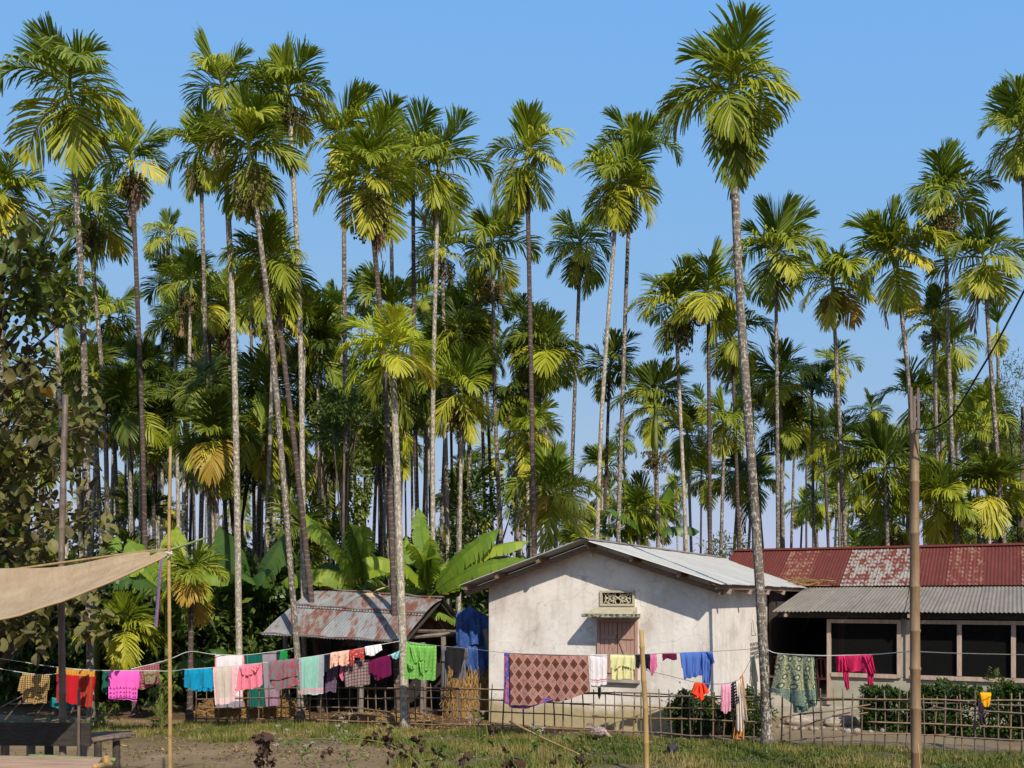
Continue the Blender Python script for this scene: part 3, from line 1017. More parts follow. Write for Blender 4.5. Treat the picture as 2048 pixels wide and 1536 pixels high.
def fronds(cls, m):
    key = (cls, m)
    if key not in FR:
        spec = {'A': (86, 66, .82, dict(dihedral=26, droop=.06, alpha=(40, 12), lmax=.66)),
                'B': (70, 12, 1.1, dict(dihedral=24, droop=.3, alpha=(54, 16), lmax=.70)),
                'C': (42, -52, 1.2, dict(dihedral=14, droop=.75, alpha=(66, 22), lmax=.72)),
                'D': (2, -82, 1.2, dict(dihedral=-2, droop=.6, alpha=(60, 20), lmax=.68)),
                'E': (-56, -90, 1.15, dict(dihedral=-6, droop=.2, alpha=(56, 18), lmax=.62)),
                'X': (-60, -90, 1.2, dict(dihedral=-30, droop=.6, alpha=(30, 10), lmax=.5, ragged=.5, nl=16))}[cls]
        FR[key] = [frond_mesh('frond_%s' % m, m, spec[0] + random.uniform(-9, 9), spec[1] + random.uniform(-20, 18), spec[2] * random.uniform(.85, 1.15),
                              seed=ord(cls) * 77 + k * 13 + len(FR) * 31, side_bend=random.uniform(-.5, .5), **spec[3]) for k in range(6)]
    return FR[key]


def nut_mesh(seed):
    r = random.Random(seed)
    b = MB()
    for k in range(3):
        az = r.uniform(0, 6.28)
        for j in range(16):
            a = az + r.uniform(-1.1, 1.1)
            l = r.uniform(.18, .42)
            p0 = Vector((.06 * math.cos(a), .06 * math.sin(a), 0))
            e = Vector((l * math.cos(a), l * math.sin(a), r.uniform(-.30, .12)))
            b.tube([p0, p0.lerp(e, .6) + Vector((0, 0, .05)), e], .006, 3, cap=False)
            for q in range(4):
                c = p0.lerp(e, r.uniform(.45, 1.05)) + Vector((r.uniform(-.04, .04), r.uniform(-.04, .04), r.uniform(-.05, .04)))
                s = r.uniform(.017, .028)
                b.add([c + Vector(v) * s for v in ((1, 0, 0), (0, 1, 0), (-1, 0, 0), (0, -1, 0), (0, 0, 1.4), (0, 0, -1.4))],
                      [(0, 1, 4), (1, 2, 4), (2, 3, 4), (3, 0, 4), (1, 0, 5), (2, 1, 5), (3, 2, 5), (0, 3, 5)])
    return b.mesh('nut_cluster', M['nuts'])


NUTS = [nut_mesh(i) for i in range(4)]


def spline(pts, n):
    """smooth line through the points (Catmull-Rom)"""
    P = [pts[0] * 2 - pts[1]] + list(pts) + [pts[-1] * 2 - pts[-2]]
    out = []
    segs = len(pts) - 1
    for s in range(segs):
        a, b_, c, d = P[s], P[s + 1], P[s + 2], P[s + 3]
        m = max(2, int(n / segs))
        for k in range(m):
            t = k / m
            out.append(.5 * ((2 * b_) + (c - a) * t + (2 * a - 5 * b_ + 4 * c - d) * t * t + (3 * b_ - a - 3 * c + d) * t ** 3))
    out.append(Vector(pts[-1]))
    return out


def palm(line, label, r0=.075, counts=(2, 3, 3, 2, 2), scale=1.0, nuts=0, dead=0, gold=0, tm='trunk', young='frond_young', mature='frond_mature', old='frond_old', group=None, shaft=.5, seed=None, name='areca_palm'):
    """line: points from the ground to the point where the leaves leave the stem"""
    r = random.Random(seed if seed is not None else int(abs(line[0].x * 131 + line[0].y * 717)) + 3)
    base = Vector(line[0])
    root = empty(name, base)
    tag(root, label, 'palm tree', group)
    pts = spline([p - base for p in line], 18)
    topp = pts[-1]
    tdir = (pts[-1] - pts[-3]).normalized()
    n = len(pts)
    rad = []
    for i, p in enumerate(pts):
        f = i / (n - 1)
        rr = r0 * (1.0 - .28 * f)
        if p.z < .5: rr *= 1 + .5 * (1 - p.z / .5) ** 2
        rad.append(rr * r.uniform(.97, 1.03))
    pts[0].z -= .1
    link('trunk', MB().tube(pts, rad, 9).mesh('trunk', M[tm], smooth=True), root)
    sh = shaft * scale
    c0 = topp
    c1 = topp + tdir * sh
    link('crownshaft', MB().tube([c0 - tdir * .05, c0 + tdir * sh * .15, c0 + tdir * sh * .6, c1, c1 + tdir * .25 * scale], [r0 * .74, r0 * 1.0, r0 * .8, r0 * .55, r0 * .12], 8).mesh('crownshaft', M['crownshaft'], smooth=True), root)
    az = r.uniform(0, 6.28)
    tilt = Vector((0, 0, 1)).rotation_difference(tdir).to_matrix().to_4x4()
    total = sum(counts)
    k = 0
    for cls, cnt in zip('ABCDE', counts):
        for _ in range(cnt):
            m = young if cls in 'AB' else (mature if cls == 'C' else (old if r.random() < .7 else mature))
            if gold and cls in 'DE':
                m = 'frond_gold'; gold -= 1
            me = r.choice(fronds(cls, m))
            az += 2.39996 + r.uniform(-.7, .7)
            off = {'A': 1.02, 'B': .96, 'C': .88, 'D': .78, 'E': .66}[cls]
            o = link('frond', me, root)
            s_ = scale * r.uniform(.78, 1.12)
            o.matrix_local = Matrix.Translation(c0 + tdir * sh * off) @ tilt @ Matrix.Rotation(az, 4, 'Z') @ Matrix.Rotation(r.uniform(-.3, .3), 4, 'X') @ Matrix.Rotation(r.uniform(-.18, .18), 4, 'Y') @ Matrix.Scale(s_, 4)
            k += 1
    for j in range(dead):
        o = link('dead_frond', r.choice(fronds('X', 'frond_dead')), root)
        o.matrix_local = Matrix.Translation(c0 + tdir * sh * .1) @ Matrix.Rotation(r.uniform(0, 6.28), 4, 'Z') @ Matrix.Scale(scale * r.uniform(.8, 1.1), 4)
    for j in range(nuts):
        o = link('nut_cluster', r.choice(NUTS), root)
        o.matrix_local = Matrix.Translation(c0 - tdir * (.05 + .22 * j) * scale) @ Matrix.Rotation(r.uniform(0, 6), 4, 'Z') @ Matrix.Scale(scale * 1.05, 4)
    return root


def blocked(x_, y_):
    """does a spot lie inside one of the two houses (eaves included)?"""
    u_ = (x_ - HO.x) * cu - (y_ - HO.y) * su
    v_ = (x_ - HO.x) * su + (y_ - HO.y) * cu
    return (-3.0 < u_ < 3.0 and -.3 < v_ < 11.0) or (.1 < u_ < 14.2 and 4.0 < v_ < 13.5)


def clear_d(px, d):
    while d > 19.5 and blocked((px - 1024) / F * d, d) and d < 60:
        d += .25
    return d


def pal(d, pts, label, **kw):
    """palm from pixels of its stem, top (where the leaves radiate) first, at distance d"""
    d2_ = clear_d(pts[-1][0], d)
    kw['scale'] = kw.get('scale', 1.0) * 1.08 * d2_ / d
    d = d2_
    sc = kw['scale']
    sh = kw.get('shaft', .5)
    P = [W(px, py, d) for px, py in pts]
    last, prev = P[-1], P[-2]
    k = last.z / (prev.z - last.z)
    bx = last.x + (last.x - prev.x) * k * .8
    base = Vector((bx, d + random.uniform(-.05, .05), 0))
    line = [base] + P[::-1]
    tdir = (line[-1] - line[-2]).normalized()
    line[-1] = line[-1] - tdir * sh * sc * .9
    if len(line) > 3 and (line[-1] - line[-2]).length < 1.9: del line[-2]
    return palm(line, label, **kw)


GP = 'tall areca palms standing in front'
PALMS = [
    (21.3, [(138, 178), (152, 380), (166, 640), (180, 1300)], 'tall areca palm at far left with feathery plume and long hanging skirt', dict(counts=(2, 2, 4, 2, 5), scale=1.22, r0=.085, shaft=.75, seed=2)),
    (23.0, [(445, 175), (447, 330), (468, 700), (478, 1280)], 'areca palm with small dark crown, pale speckled trunk passing the back towels', dict(counts=(2, 2, 3, 2, 1), scale=1.0, r0=.085, dead=2, tm='trunk_pale', seed=5)),
    (24.0, [(578, 185), (583, 330), (600, 640), (607, 1180)], 'areca palm whose yellow-edged crown tops the left cluster, trunk pale', dict(counts=(3, 3, 4, 4, 2), scale=1.05, tm='trunk_pale', nuts=1, seed=8)),
    (26.0, [(263, 320), (268, 430), (283, 800), (290, 1080)], 'areca palm with fan crown right of the far left tall one, trunk dark and mossy', dict(counts=(2, 3, 3, 2, 2), scale=.98, tm='trunk_dark', nuts=2, dead=2, seed=4)),
    (29.0, [(398, 300), (412, 420), (410, 700), (402, 1060)], 'areca palm with hanging skirt left of the small dark crown', dict(counts=(2, 2, 3, 3, 3), scale=.98, nuts=1, dead=1, seed=11)),
    (21.8, [(497, 300), (519, 440), (545, 700), (593, 1290)], 'leaning areca palm whose speckled trunk runs down to the left shed eave', dict(counts=(3, 3, 4, 3, 3), scale=1.05, r0=.075, nuts=3, seed=6)),
    (26.5, [(688, 270), (682, 440), (690, 720), (694, 1180)], 'areca palm with spiky open crown behind the big yellow-green one', dict(counts=(3, 3, 4, 2, 2), scale=1.05, nuts=2, seed=12)),
    (31.0, [(775, 275), (782, 450), (786, 700), (790, 1000)], 'areca palm with narrow upright crown behind the big yellow-green one', dict(counts=(3, 2, 2, 2, 2), scale=1.05, tm='trunk_pale', seed=13)),
    (22.3, [(738, 355), (744, 470), (770, 760), (790, 1260)], 'areca palm with broad bright yellow-green crown, centre of the left cluster', dict(counts=(3, 4, 5, 4, 2), scale=1.05, nuts=3, dead=1, tm='trunk_dark', seed=14)),
    (26.5, [(878, 335), (870, 480), (866, 800), (866, 1150)], 'areca palm at the edge of the left cluster, oval frond hanging, dead fibres below', dict(counts=(2, 3, 4, 2, 4), scale=1.05, dead=2, tm='trunk_pale', seed=15)),
    (28.0, [(828, 300), (819, 450), (829, 780), (838, 1190)], 'areca palm with dark ringed trunk just left of the oval-frond palm', dict(counts=(2, 2, 3, 2, 2), scale=1.0, tm='trunk_dark', seed=16)),
    (24.5, [(1052, 312), (1060, 440), (1063, 800), (1068, 1100)], 'lone areca palm against the sky with one broad oval frond hanging in front', dict(counts=(3, 1, 3, 2, 5), scale=1.02, r0=.075, tm='trunk_dark', nuts=0, seed=17)),
    (25.5, [(1238, 365), (1224, 500), (1205, 800), (1194, 1080)], 'areca palm with shaggy double crown, front one of the pair above the gable', dict(counts=(3, 4, 5, 3, 3), scale=1.0, nuts=3, tm='trunk_pale', seed=18)),
    (28.0, [(1268, 305), (1256, 480), (1245, 800), (1236, 1080)], 'areca palm rising just behind the shaggy one above the gable', dict(counts=(3, 3, 4, 2, 2), scale=1.02, nuts=1, seed=19)),
    (18.1, [(1466, 178), (1465, 310), (1480, 600), (1512, 1050), (1531, 1380)], 'tallest areca palm, lichen-spotted trunk crossing the house corner, shaggy drooping crown', dict(counts=(3, 3, 5, 5, 6), scale=1.0, r0=.098, dead=3, tm='trunk', old='frond_mature', seed=20, shaft=.7)),
    (26.0, [(1547, 505), (1560, 620), (1556, 1090)], 'areca palm with spreading crown just right of the tallest palm', dict(counts=(3, 3, 5, 2, 3), scale=1.12, gold=0, nuts=1, seed=21)),
    (27.5, [(1660, 565), (1685, 700), (1690, 1090)], 'areca palm with golden lower fronds in the middle of the right row', dict(counts=(2, 3, 4, 4, 3), scale=1.05, gold=1, nuts=1, seed=22)),
    (25.5, [(1788, 512), (1806, 620), (1820, 800), (1832, 1090)], 'areca palm with wide yellow-green crown above the bamboo utility pole', dict(counts=(3, 3, 5, 4, 2), scale=1.06, dead=1, seed=23)),
    (26.5, [(1890, 395), (1891, 480), (1900, 800), (1914, 1090)], 'areca palm standing highest of the right row, fruit stalks under its crown', dict(counts=(3, 3, 5, 3, 2), scale=1.02, nuts=2, seed=24)),
    (23.5, [(2042, 262), (2050, 400), (2062, 700), (2075, 1090)], 'areca palm cut by the right edge of the picture', dict(counts=(3, 3, 5, 3, 3), scale=1.0, seed=25)),
    (26.5, [(1968, 515), (1973, 640), (1990, 850), (2008, 1090)], 'areca palm beside the right edge with one broad frond hanging on its trunk', dict(counts=(2, 3, 3, 2, 4), scale=.95, dead=1, seed=26)),
    (27.5, [(1415, 585), (1421, 720), (1420, 1095)], 'areca palm left of the tallest trunk with drooping green fronds', dict(counts=(2, 3, 4, 4, 3), scale=1.05, nuts=1, tm='trunk_dark', seed=27)),
    (29.0, [(1345, 615), (1368, 720), (1372, 1095)], 'areca palm with one orange-gold dying frond, left of the tallest trunk', dict(counts=(2, 3, 4, 2, 2), scale=1.0, gold=1, nuts=3, tm='trunk_pale', seed=28)),
    (29.5, [(985, 490), (986, 590), (990, 820), (1002, 1080)], 'areca palm with fan crown and grey fruit clusters, left of the lone palm', dict(counts=(3, 3, 4, 1, 2), scale=1.0, nuts=3, seed=29, shaft=1.0)),
    (31.0, [(1165, 490), (1141, 640), (1140, 1060)], 'areca palm with olive hanging fronds between lone palm and shaggy one', dict(counts=(1, 2, 4, 3, 4), scale=1.0, nuts=1, seed=30)),
    (38.0, [(338, 470), (334, 540), (320, 800), (318, 1050)], 'small-crowned areca palm with round fruit cluster between the left tall trunks', dict(counts=(2, 1, 4, 2, 1), scale=.9, nuts=3, tm='trunk_pale', seed=31, shaft=.9)),
    (37.0, [(385, 555), (373, 620), (370, 900), (368, 1080)], 'dark half-round areca crown against the sky gap at left', dict(counts=(2, 3, 3, 1, 1), scale=1.0, young='frond_deep', mature='frond_deep', dead=1, seed=32, shaft=.9)),
    (20.6, [(785, 705), (792, 860), (800, 1130), (806, 1300)], 'shorter areca palm with bright yellow crown and pale trunk before the shed', dict(counts=(2, 3, 4, 3, 2), scale=.86, r0=.095, gold=0, tm='trunk_pale', young='frond_lime', mature='frond_lime', old='frond_old', seed=33)),
    (30.0, [(885, 500), (886, 600), (890, 820), (895, 1060)], 'areca palm with slim trunk and fruit just right of the oval-frond palm', dict(counts=(2, 3, 3, 3, 2), scale=.98, nuts=2, tm='trunk_pale', seed=34)),
    (31.0, [(950, 610), (944, 740), (936, 1020)], 'areca palm with long drooping olive fronds in the middle of the grove', dict(counts=(1, 2, 4, 4, 4), scale=1.05, nuts=1, seed=35)),
    (30.0, [(1088, 700), (1096, 830), (1094, 1060)], 'areca palm with heavy dark hanging crown behind the lone palm trunk', dict(counts=(1, 2, 5, 5, 3), scale=1.05, young='frond_deep', mature='frond_deep', old='frond_mature', seed=36)),
    (26.0, [(1108, 985), (1112, 1090), (1114, 1180)], 'young low areca palm with golden frond left of the gable peak', dict(counts=(3, 3, 4, 4, 2), scale=1.08, gold=2, seed=37)),
    (29.0, [(1310, 800), (1314, 980), (1316, 1090)], 'dark young areca palm with bright green crownshaft above the white roof', dict(counts=(3, 4, 5, 2, 1), scale=1.0, young='frond_deep', mature='frond_deep', nuts=2, seed=38, shaft=1.6)),
    (28.0, [(175, 420), (190, 540), (208, 800), (215, 1060)], 'areca palm crown behind the far left tall trunk', dict(counts=(1, 3, 5, 4, 3), scale=1.1, nuts=2, seed=39)),
    (26.0, [(8, 385), (4, 520), (0, 900), (-4, 1100)], 'yellow-green areca palm cut by the left edge of the picture', dict(counts=(3, 3, 5, 4, 3), scale=.95, nuts=1, seed=40)),
    (23.5, [(545, 520), (552, 640), (590, 900), (632, 1290)], 'areca palm with plain brown trunk ending at the shed front', dict(counts=(2, 3, 4, 4, 3), scale=1.0, r0=.08, tm='trunk_dark', seed=41, nuts=2)),
    (34.0, [(455, 610), (462, 700), (466, 1000)], 'areca palm with shaggy tan dead fronds behind the pale speckled trunk', dict(counts=(2, 3, 3, 2, 2), scale=1.0, dead=5, seed=42)),
    (21.4, [(382, 1155), (384, 1225), (381, 1330)], 'young low areca palm holding the white rope beside the blue cloth', dict(counts=(2, 4, 5, 4, 2), scale=.72, r0=.07, old='frond_gold', seed=43, tm='trunk_dark')),
    (23.0, [(250, 1255), (262, 1330), (268, 1400)], 'young low areca palm with yellow drooping fronds behind the pink cloths', dict(counts=(2, 3, 5, 4, 2), scale=.78, r0=.06, seed=44, mature='frond_old', tm='trunk_dark')),
    (27.0, [(1770, 930), (1772, 1010), (1775, 1090)], 'dark low areca palm behind the bamboo utility pole', dict(counts=(3, 4, 5, 4, 2), scale=1.05, young='frond_deep', mature='frond_deep', old='frond_mature', seed=45)),
    (28.0, [(1880, 1000), (1885, 1050), (1888, 1100)], 'low areca palm above the red roof at right, fronds half lit', dict(counts=(3, 4, 5, 4, 2), scale=1.0, young='frond_deep', seed=46)),
    (27.5, [(1985, 985), (1990, 1040), (1992, 1095)], 'low spreading areca palm above the red roof beside the right edge', dict(counts=(3, 4, 5, 4, 2), scale=1.05, young='frond_deep', seed=47)),
    (26.0, [(430, 880), (432, 960), (434, 1050)], 'low areca palm with pale dying frond between the left trunks', dict(counts=(2, 4, 5, 3, 2), scale=1.05, young='frond_deep', mature='frond_deep', dead=2, gold=1, seed=48)),
    (28.0, [(255, 820), (260, 920), (262, 1050)], 'low dark areca palm beside the brownish broad-leaved tree', dict(counts=(3, 4, 4, 3, 1), scale=1.1, young='frond_deep', mature='frond_deep', old='frond_mature', seed=49)),
    (30.0, [(530, 780), (535, 900), (538, 1050)], 'dark areca palm with upright plume left of the leaning trunk', dict(counts=(3, 3, 4, 3, 2), scale=1.15, young='frond_deep', mature='frond_deep', seed=50)),
    (34.0, [(1560, 760), (1562, 860), (1566, 1080)], 'areca palm with dark hanging frond behind the tallest trunk', dict(counts=(1, 2, 4, 4, 4), scale=1.05, young='frond_deep', seed=51)),
    (33.0, [(1905, 690), (1915, 800), (1920, 1080)], 'thin areca palm seen under the highest crown of the right row', dict(counts=(2, 3, 3, 3, 3), scale=.95, young='frond_deep', seed=52)),
    (34.0, [(1995, 655), (1998, 760), (2000, 1080)], 'slender areca palm with closed crown by the black cable', dict(counts=(3, 0, 0, 0, 3), scale=.9, seed=53)),
    (33.0, [(1880, 800), (1884, 900), (1888, 1080)], 'sparse areca palm with one bright frond crossed by the black cable', dict(counts=(1, 1, 1, 0, 2), scale=.9, old='frond_young', seed=54)),
]
for d, pts, lab, kw in PALMS:
    pal(d, pts, lab, group='palms of the front rows', **kw)

# the rest of the plantation, row behind row
def place(px):
    """a landmark that stands before this column of the picture"""
    for lim, name_ in ((120, 'behind the brownish tree'), (260, 'above the awning'), (400, 'behind the slender pole'), (560, 'behind the towels'), (700, 'above the shed eave'), (850, 'behind the shed'), (980, 'behind the bananas'), (1120, 'left of gable peak'),
                       (1260, 'above the gable peak'), (1420, 'above the white roof'), (1560, 'behind the tallest trunk'), (1700, 'above the green shawl'), (1850, 'behind the utility pole'), (1960, 'above the grey panels')):
        if px < lim: return name_
    return 'at the right edge'


rp = random.Random(21)
placed = [W(p[1][-1][0], 1195, p[0]) for p in PALMS]
count = 0
tries = 0
while count < 246 and tries < 14000:
    tries += 1
    d = 27.5 + 38 * rp.random() ** 1.2
    px = rp.uniform(-60, 2110)
    mid_ = count >= 196                       # the last ones close the middle height of the left and centre
    if mid_: px, d = rp.uniform(150, 1080), 27.5 + 14 * rp.random()
    right = px > 1250
    if right and rp.random() < .28: continue
    p = Vector(((px - 1024) / F * d, d, 0))
    if any((p - q).length < 1.1 for q in placed) or blocked(p.x, p.y): continue
    hz = rp.uniform(6.5, 12.5) if rp.random() < .78 else rp.uniform(3.0, 5.5)
    if mid_: hz = 2.7 + rp.uniform(230, 600) / F * d
    if right: hz = min(hz, 2.7 + rp.uniform(300, 600) / F * d)
    elif hz > 2.7 + 640 / F * d: hz = 2.7 + rp.uniform(420, 640) / F * d
    placed.append(p)
    lean = Vector((rp.uniform(-.5, .35), rp.uniform(-.3, .3), 0))
    line = [p, p + lean * .35 + Vector((0, 0, hz * .45)), p + lean + Vector((0, 0, hz))]
    dk = rp.random() < .45
    c_ = rp.choice([(2, 2, 3, 2, 2), (1, 2, 4, 3, 2), (3, 3, 3, 1, 1), (1, 3, 4, 3, 3), (2, 2, 3, 3, 4), (1, 1, 3, 4, 3)])
    tm_ = rp.choice(['trunk', 'trunk_pale', 'trunk_pale', 'trunk_dark'])
    nt_ = rp.choice([0, 0, 1, 2])
    lab_ = '%s %s areca palm with %s trunk%s, deep in grove %s' % (
        'low' if hz < 5.5 else 'middling' if hz < 8.5 else 'tall', 'dark-leaved' if dk else 'bright-leaved', {'trunk': 'grey', 'trunk_pale': 'pale', 'trunk_dark': 'brown'}[tm_],
        ' and nuts' if nt_ else '', place(px))
    palm(line, lab_, r0=rp.uniform(.065, .08), counts=c_, scale=rp.uniform(.92, 1.12), nuts=nt_, dead=rp.choice([0, 0, 1]),
         tm=tm_, young='frond_deep' if dk else 'frond_young', mature='frond_deep' if dk else 'frond_mature', old='frond_mature' if dk else 'frond_old',
         group='palms deep in the grove', seed=count + 500)
    count += 1
print('deep palms', count)


# ------------------------------------------------------------------ leaf masses for trees, shrubs and hedges
def leafmass(n, rad, ll, lw, clumps=24, spread=.28, seed=0, flat=0.0, hollow=.35, droop=.3, box=False):
    """n folded leaves gathered in clumps inside an ellipsoid (or a box); returns verts, faces arrays"""
    g = np.random.default_rng(seed)
    if box:
        c = g.uniform(-1, 1, (clumps, 3))
        k = g.integers(0, 3, clumps)
        c[np.arange(clumps), k] = np.sign(c[np.arange(clumps), k]) * g.uniform(.7, 1, clumps)
    else:
        c = g.normal(size=(clumps, 3))
        c /= np.linalg.norm(c, axis=1)[:, None]
        c *= (g.uniform(hollow, 1, clumps) ** .7)[:, None]
    p = c[g.integers(0, clumps, n)] + g.normal(size=(n, 3)) * spread * g.uniform(.4, 1, (n, 1))
    if box:
        p = np.clip(p, -1.08, 1.08)
    p = p * np.array(rad)
    out = p / (np.linalg.norm(p, axis=1)[:, None] + 1e-6)
    d = g.normal(size=(n, 3)) + out * .9 + np.array([0, 0, -droop])
    d /= np.linalg.norm(d, axis=1)[:, None]
    nr = g.normal(size=(n, 3)) * .7 + np.array([0, -.2, 1.0])
    s = np.cross(d, nr)
    s /= np.linalg.norm(s, axis=1)[:, None] + 1e-6
    nn = np.cross(s, d)
    l = (ll * g.uniform(.6, 1.25, n))[:, None]
    w = (lw * g.uniform(.7, 1.2, n))[:, None]
    a = p
    m1 = p + d * l * .45 + s * w * .5 + nn * w * .15
    m2 = p + d * l * .45 - s * w * .5 + nn * w * .15
    e = p + d * l - nn * l * .12
    V = np.stack([a, m1, e, m2], 1).reshape(-1, 3)
    i = np.arange(n)[:, None] * 4
    Fc = np.concatenate([i + np.array([0, 1, 2]), i + np.array([0, 2, 3])], 0)
    return V, Fc


def np_mesh(name, V, Fc, m):
    me = bpy.data.meshes.new(name)
    me.from_pydata(V.tolist(), [], Fc.tolist())
    me.materials.append(m)
    me.update()
    return me


def tree(name, label, p, hz, rad, m, n=2600, ll=.16, lw=.08, cat='tree', seed=1, group=None, trunk_r=.12, clumps=40, spread=.2, limbs=5):
    while blocked(p.x, p.y): p = p.copy() * (1 + .3 / p.y)
    root = empty(name, p)
    tag(root, label, cat, group)
    r = random.Random(seed)
    b = MB()
    b.tube([(0, 0, -.1), (r.uniform(-.1, .1), 0, hz * .5), (0, 0, hz)], [trunk_r, trunk_r * .8, trunk_r * .4], 7)
    for k in range(limbs):
        a = r.uniform(0, 6.28)
        e = Vector((rad[0] * .75 * math.cos(a), rad[1] * .75 * math.sin(a), hz + rad[2] * r.uniform(-.2, .7)))
        b.tube([(0, 0, hz * r.uniform(.35, .8)), (e.x * .5, e.y * .5, hz * .95), e], [trunk_r * .45, trunk_r * .3, trunk_r * .1], 5)
    link('trunk', b.mesh('trunk', M['bark'], smooth=True), root)
    V, Fc = leafmass(n, rad, ll, lw, clumps, spread, seed)
    o = link('crown', np_mesh('crown', V, Fc, M[m]), root, (0, 0, hz))
    return root


def gp(px, d, z=0.0):
    return Vector(((px - 1024) / F * d, d, z))


tree('broadleaf_tree', 'dark green broad-leaved tree rising over the white roof end', gp(1455, 31), 2.6, (1.3, 1.3, 1.35), 'leaf_dark', 3600, .19, .10, seed=3)
tree('broadleaf_tree', 'dark bushy tree over the red roof, right of the tallest trunk', gp(1568, 32), 2.2, (1.5, 1.3, 1.5), 'leaf_dark', 3600, .18, .09, seed=4)
tree('broadleaf_tree', 'open shrubby tree with upright twigs over the red roof', gp(1650, 33), 2.0, (1.1, 1.0, 1.1), 'leaf_dark', 1500, .17, .08, seed=5)
tree('broadleaf_tree', 'large rounded dark tree beyond the red roof at right', gp(1935, 36), 3.2, (2.4, 2.0, 2.4), 'leaf_dark', 5200, .2, .09, seed=6, clumps=60)
tree('feathery_tree', 'feathery olive-green tree crown at the right edge of the sky', gp(2045, 33), 9.0, (1.25, 1.1, 1.5), 'leaf_mid', 3200, .16, .035, seed=7)
tree('papaya_like_tree', 'light green lacy tree between trunks above the banana plants', gp(690, 25.8), 7.5, (.95, .8, .5), 'leaf_mid', 1800, .14, .05, seed=8, trunk_r=.05)
tree('broadleaf_tree', 'pale green twiggy tree in the gap left of the gable peak', gp(950, 36), 3.3, (1.8, 1.5, 1.5), 'leaf_light', 1800, .2, .11, seed=9)
tree('feathery_tree', 'small lacy tree among trunks left of the leaning palm', gp(475, 33), 7.2, (1.1, 1.0, 1.1), 'leaf_mid', 1600, .18, .07, seed=10)
tree('feathery_tree', 'pale lacy bamboo-like tuft above the white roof', gp(1450, 35), 4.3, (.8, .8, .8), 'leaf_light', 700, .2, .04, seed=11, trunk_r=.04)

ru = random.Random(77)
for i_, px in enumerate((20, 110, 215, 320, 420, 520, 585, 650, 760, 830, 900, 985, 1030)):
    d = ru.uniform(30, 40)
    tree('understorey_tree', 'bushy understorey tree between palm stems %s' % place(px), gp(px + ru.uniform(-15, 15), d), ru.uniform(2.2, 4.6), (ru.uniform(1.2, 1.9), 1.2, ru.uniform(1.1, 1.9)), ru.choice(['leaf_dark', 'leaf_dark', 'leaf_mid']), 2200, .2, .09, seed=200 + i_, group='understorey trees')

# a creeper with small yellow-green leaves wrapped round a palm stem
V, Fc = leafmass(1500, (.32, .3, 1.15), .11, .09, 60, .16, 12, hollow=.6)
cr = link('creeper', np_mesh('creeper', V, Fc, M['leaf_light']), None, gp(716, 26.2, 6.0 - 1.0))
cr.location.z = H + (YH - 960) / F * 26.2
tag(cr, 'creeper with small yellow-green leaves climbing a palm stem', 'creeper', kind='thing')
V, Fc = leafmass(900, (.4, .35, .9), .10, .08, 40, .18, 13, hollow=.6)
cr = link('creeper', np_mesh('creeper', V, Fc, M['leaf_mid']), None, gp(905, 34, 0))
cr.location.z = H + (YH - 990) / F * 34
tag(cr, 'creeper with rounded leaves in the gap behind the banana leaves', 'creeper', kind='thing')

# understorey shrubs, one mesh in four shapes
SH = [np_mesh('shrub', *leafmass(1700, (1.25, 1.0, 1.0), .17, .075, 44, .2, 60 + k), M['leaf_dark' if k < 2 else 'leaf_mid']) for k in range(4)]
rs = random.Random(5)
k = 0
for px in range(-40, 2100, 46):
    for row in range(2):
        d = (26.5 if row == 0 else 33) + rs.uniform(-1.5, 3.5)
        if row == 0 and 1000 < px < 2100: d += 6
        hgt = rs.uniform(.75, 1.25) * (1.25 if px < 620 else .9)
        p = gp(px + rs.uniform(-18, 18), d)
        if px > 1250 and row == 0: continue
        if px < 1000: hgt *= 1.35
        o = link('shrub', SH[rs.randrange(4)], None, (p.x, p.y, .8 * hgt), (0, 0, rs.uniform(0, 6.28)), (hgt, hgt, hgt * rs.uniform(.9, 1.3)))
        tag(o, 'leafy shrub in the %s row of undergrowth %s' % ('front' if row == 0 else 'back', place(px)), 'shrub', 'shrubs of the undergrowth', kind='thing')
        k += 1

# the wood that closes the view far behind
V, Fc = leafmass(34000, (75, 9, 3.4), .6, .32, 1200, .03, 33, hollow=.0)
V[:, 2] += 2.8
V[:, 1] += 100
fw_ = link('far_wood', np_mesh('far_wood', V, Fc, M['leaf_dark']))
tag(fw_, 'far line of dark trees closing the view behind the grove', 'wood', kind='stuff')


# ------------------------------------------------------------------ the broad-leaved tree at the left edge
def big_leaf(seed, m):
    r = random.Random(seed)
    b = MB()
    L_, Wd = 1.0, .74
    prof = [(0, .06), (.15, .5), (.38, .9), (.62, 1.0), (.82, .72), (1.0, .06)]
    V = []
    cup = r.uniform(.1, .3)
    curl = r.uniform(.1, .45)
    for t_, w_ in prof:
        z = -curl * t_ * t_
        for s_ in (-1, -.5, 0, .5, 1):
            y = s_ * w_ * Wd / 2
            V.append((t_ * L_, y, z + cup * abs(s_) * w_ * .5 + .05 * math.sin(9 * t_ + s_ * 3 + seed) * abs(s_)))
    Fc = [(j * 5 + i, (j + 1) * 5 + i, (j + 1) * 5 + i + 1, j * 5 + i + 1) for j in range(5) for i in range(4)]
    b.add(V, Fc)
    return b.mesh('big_leaf', M[m], smooth=True)


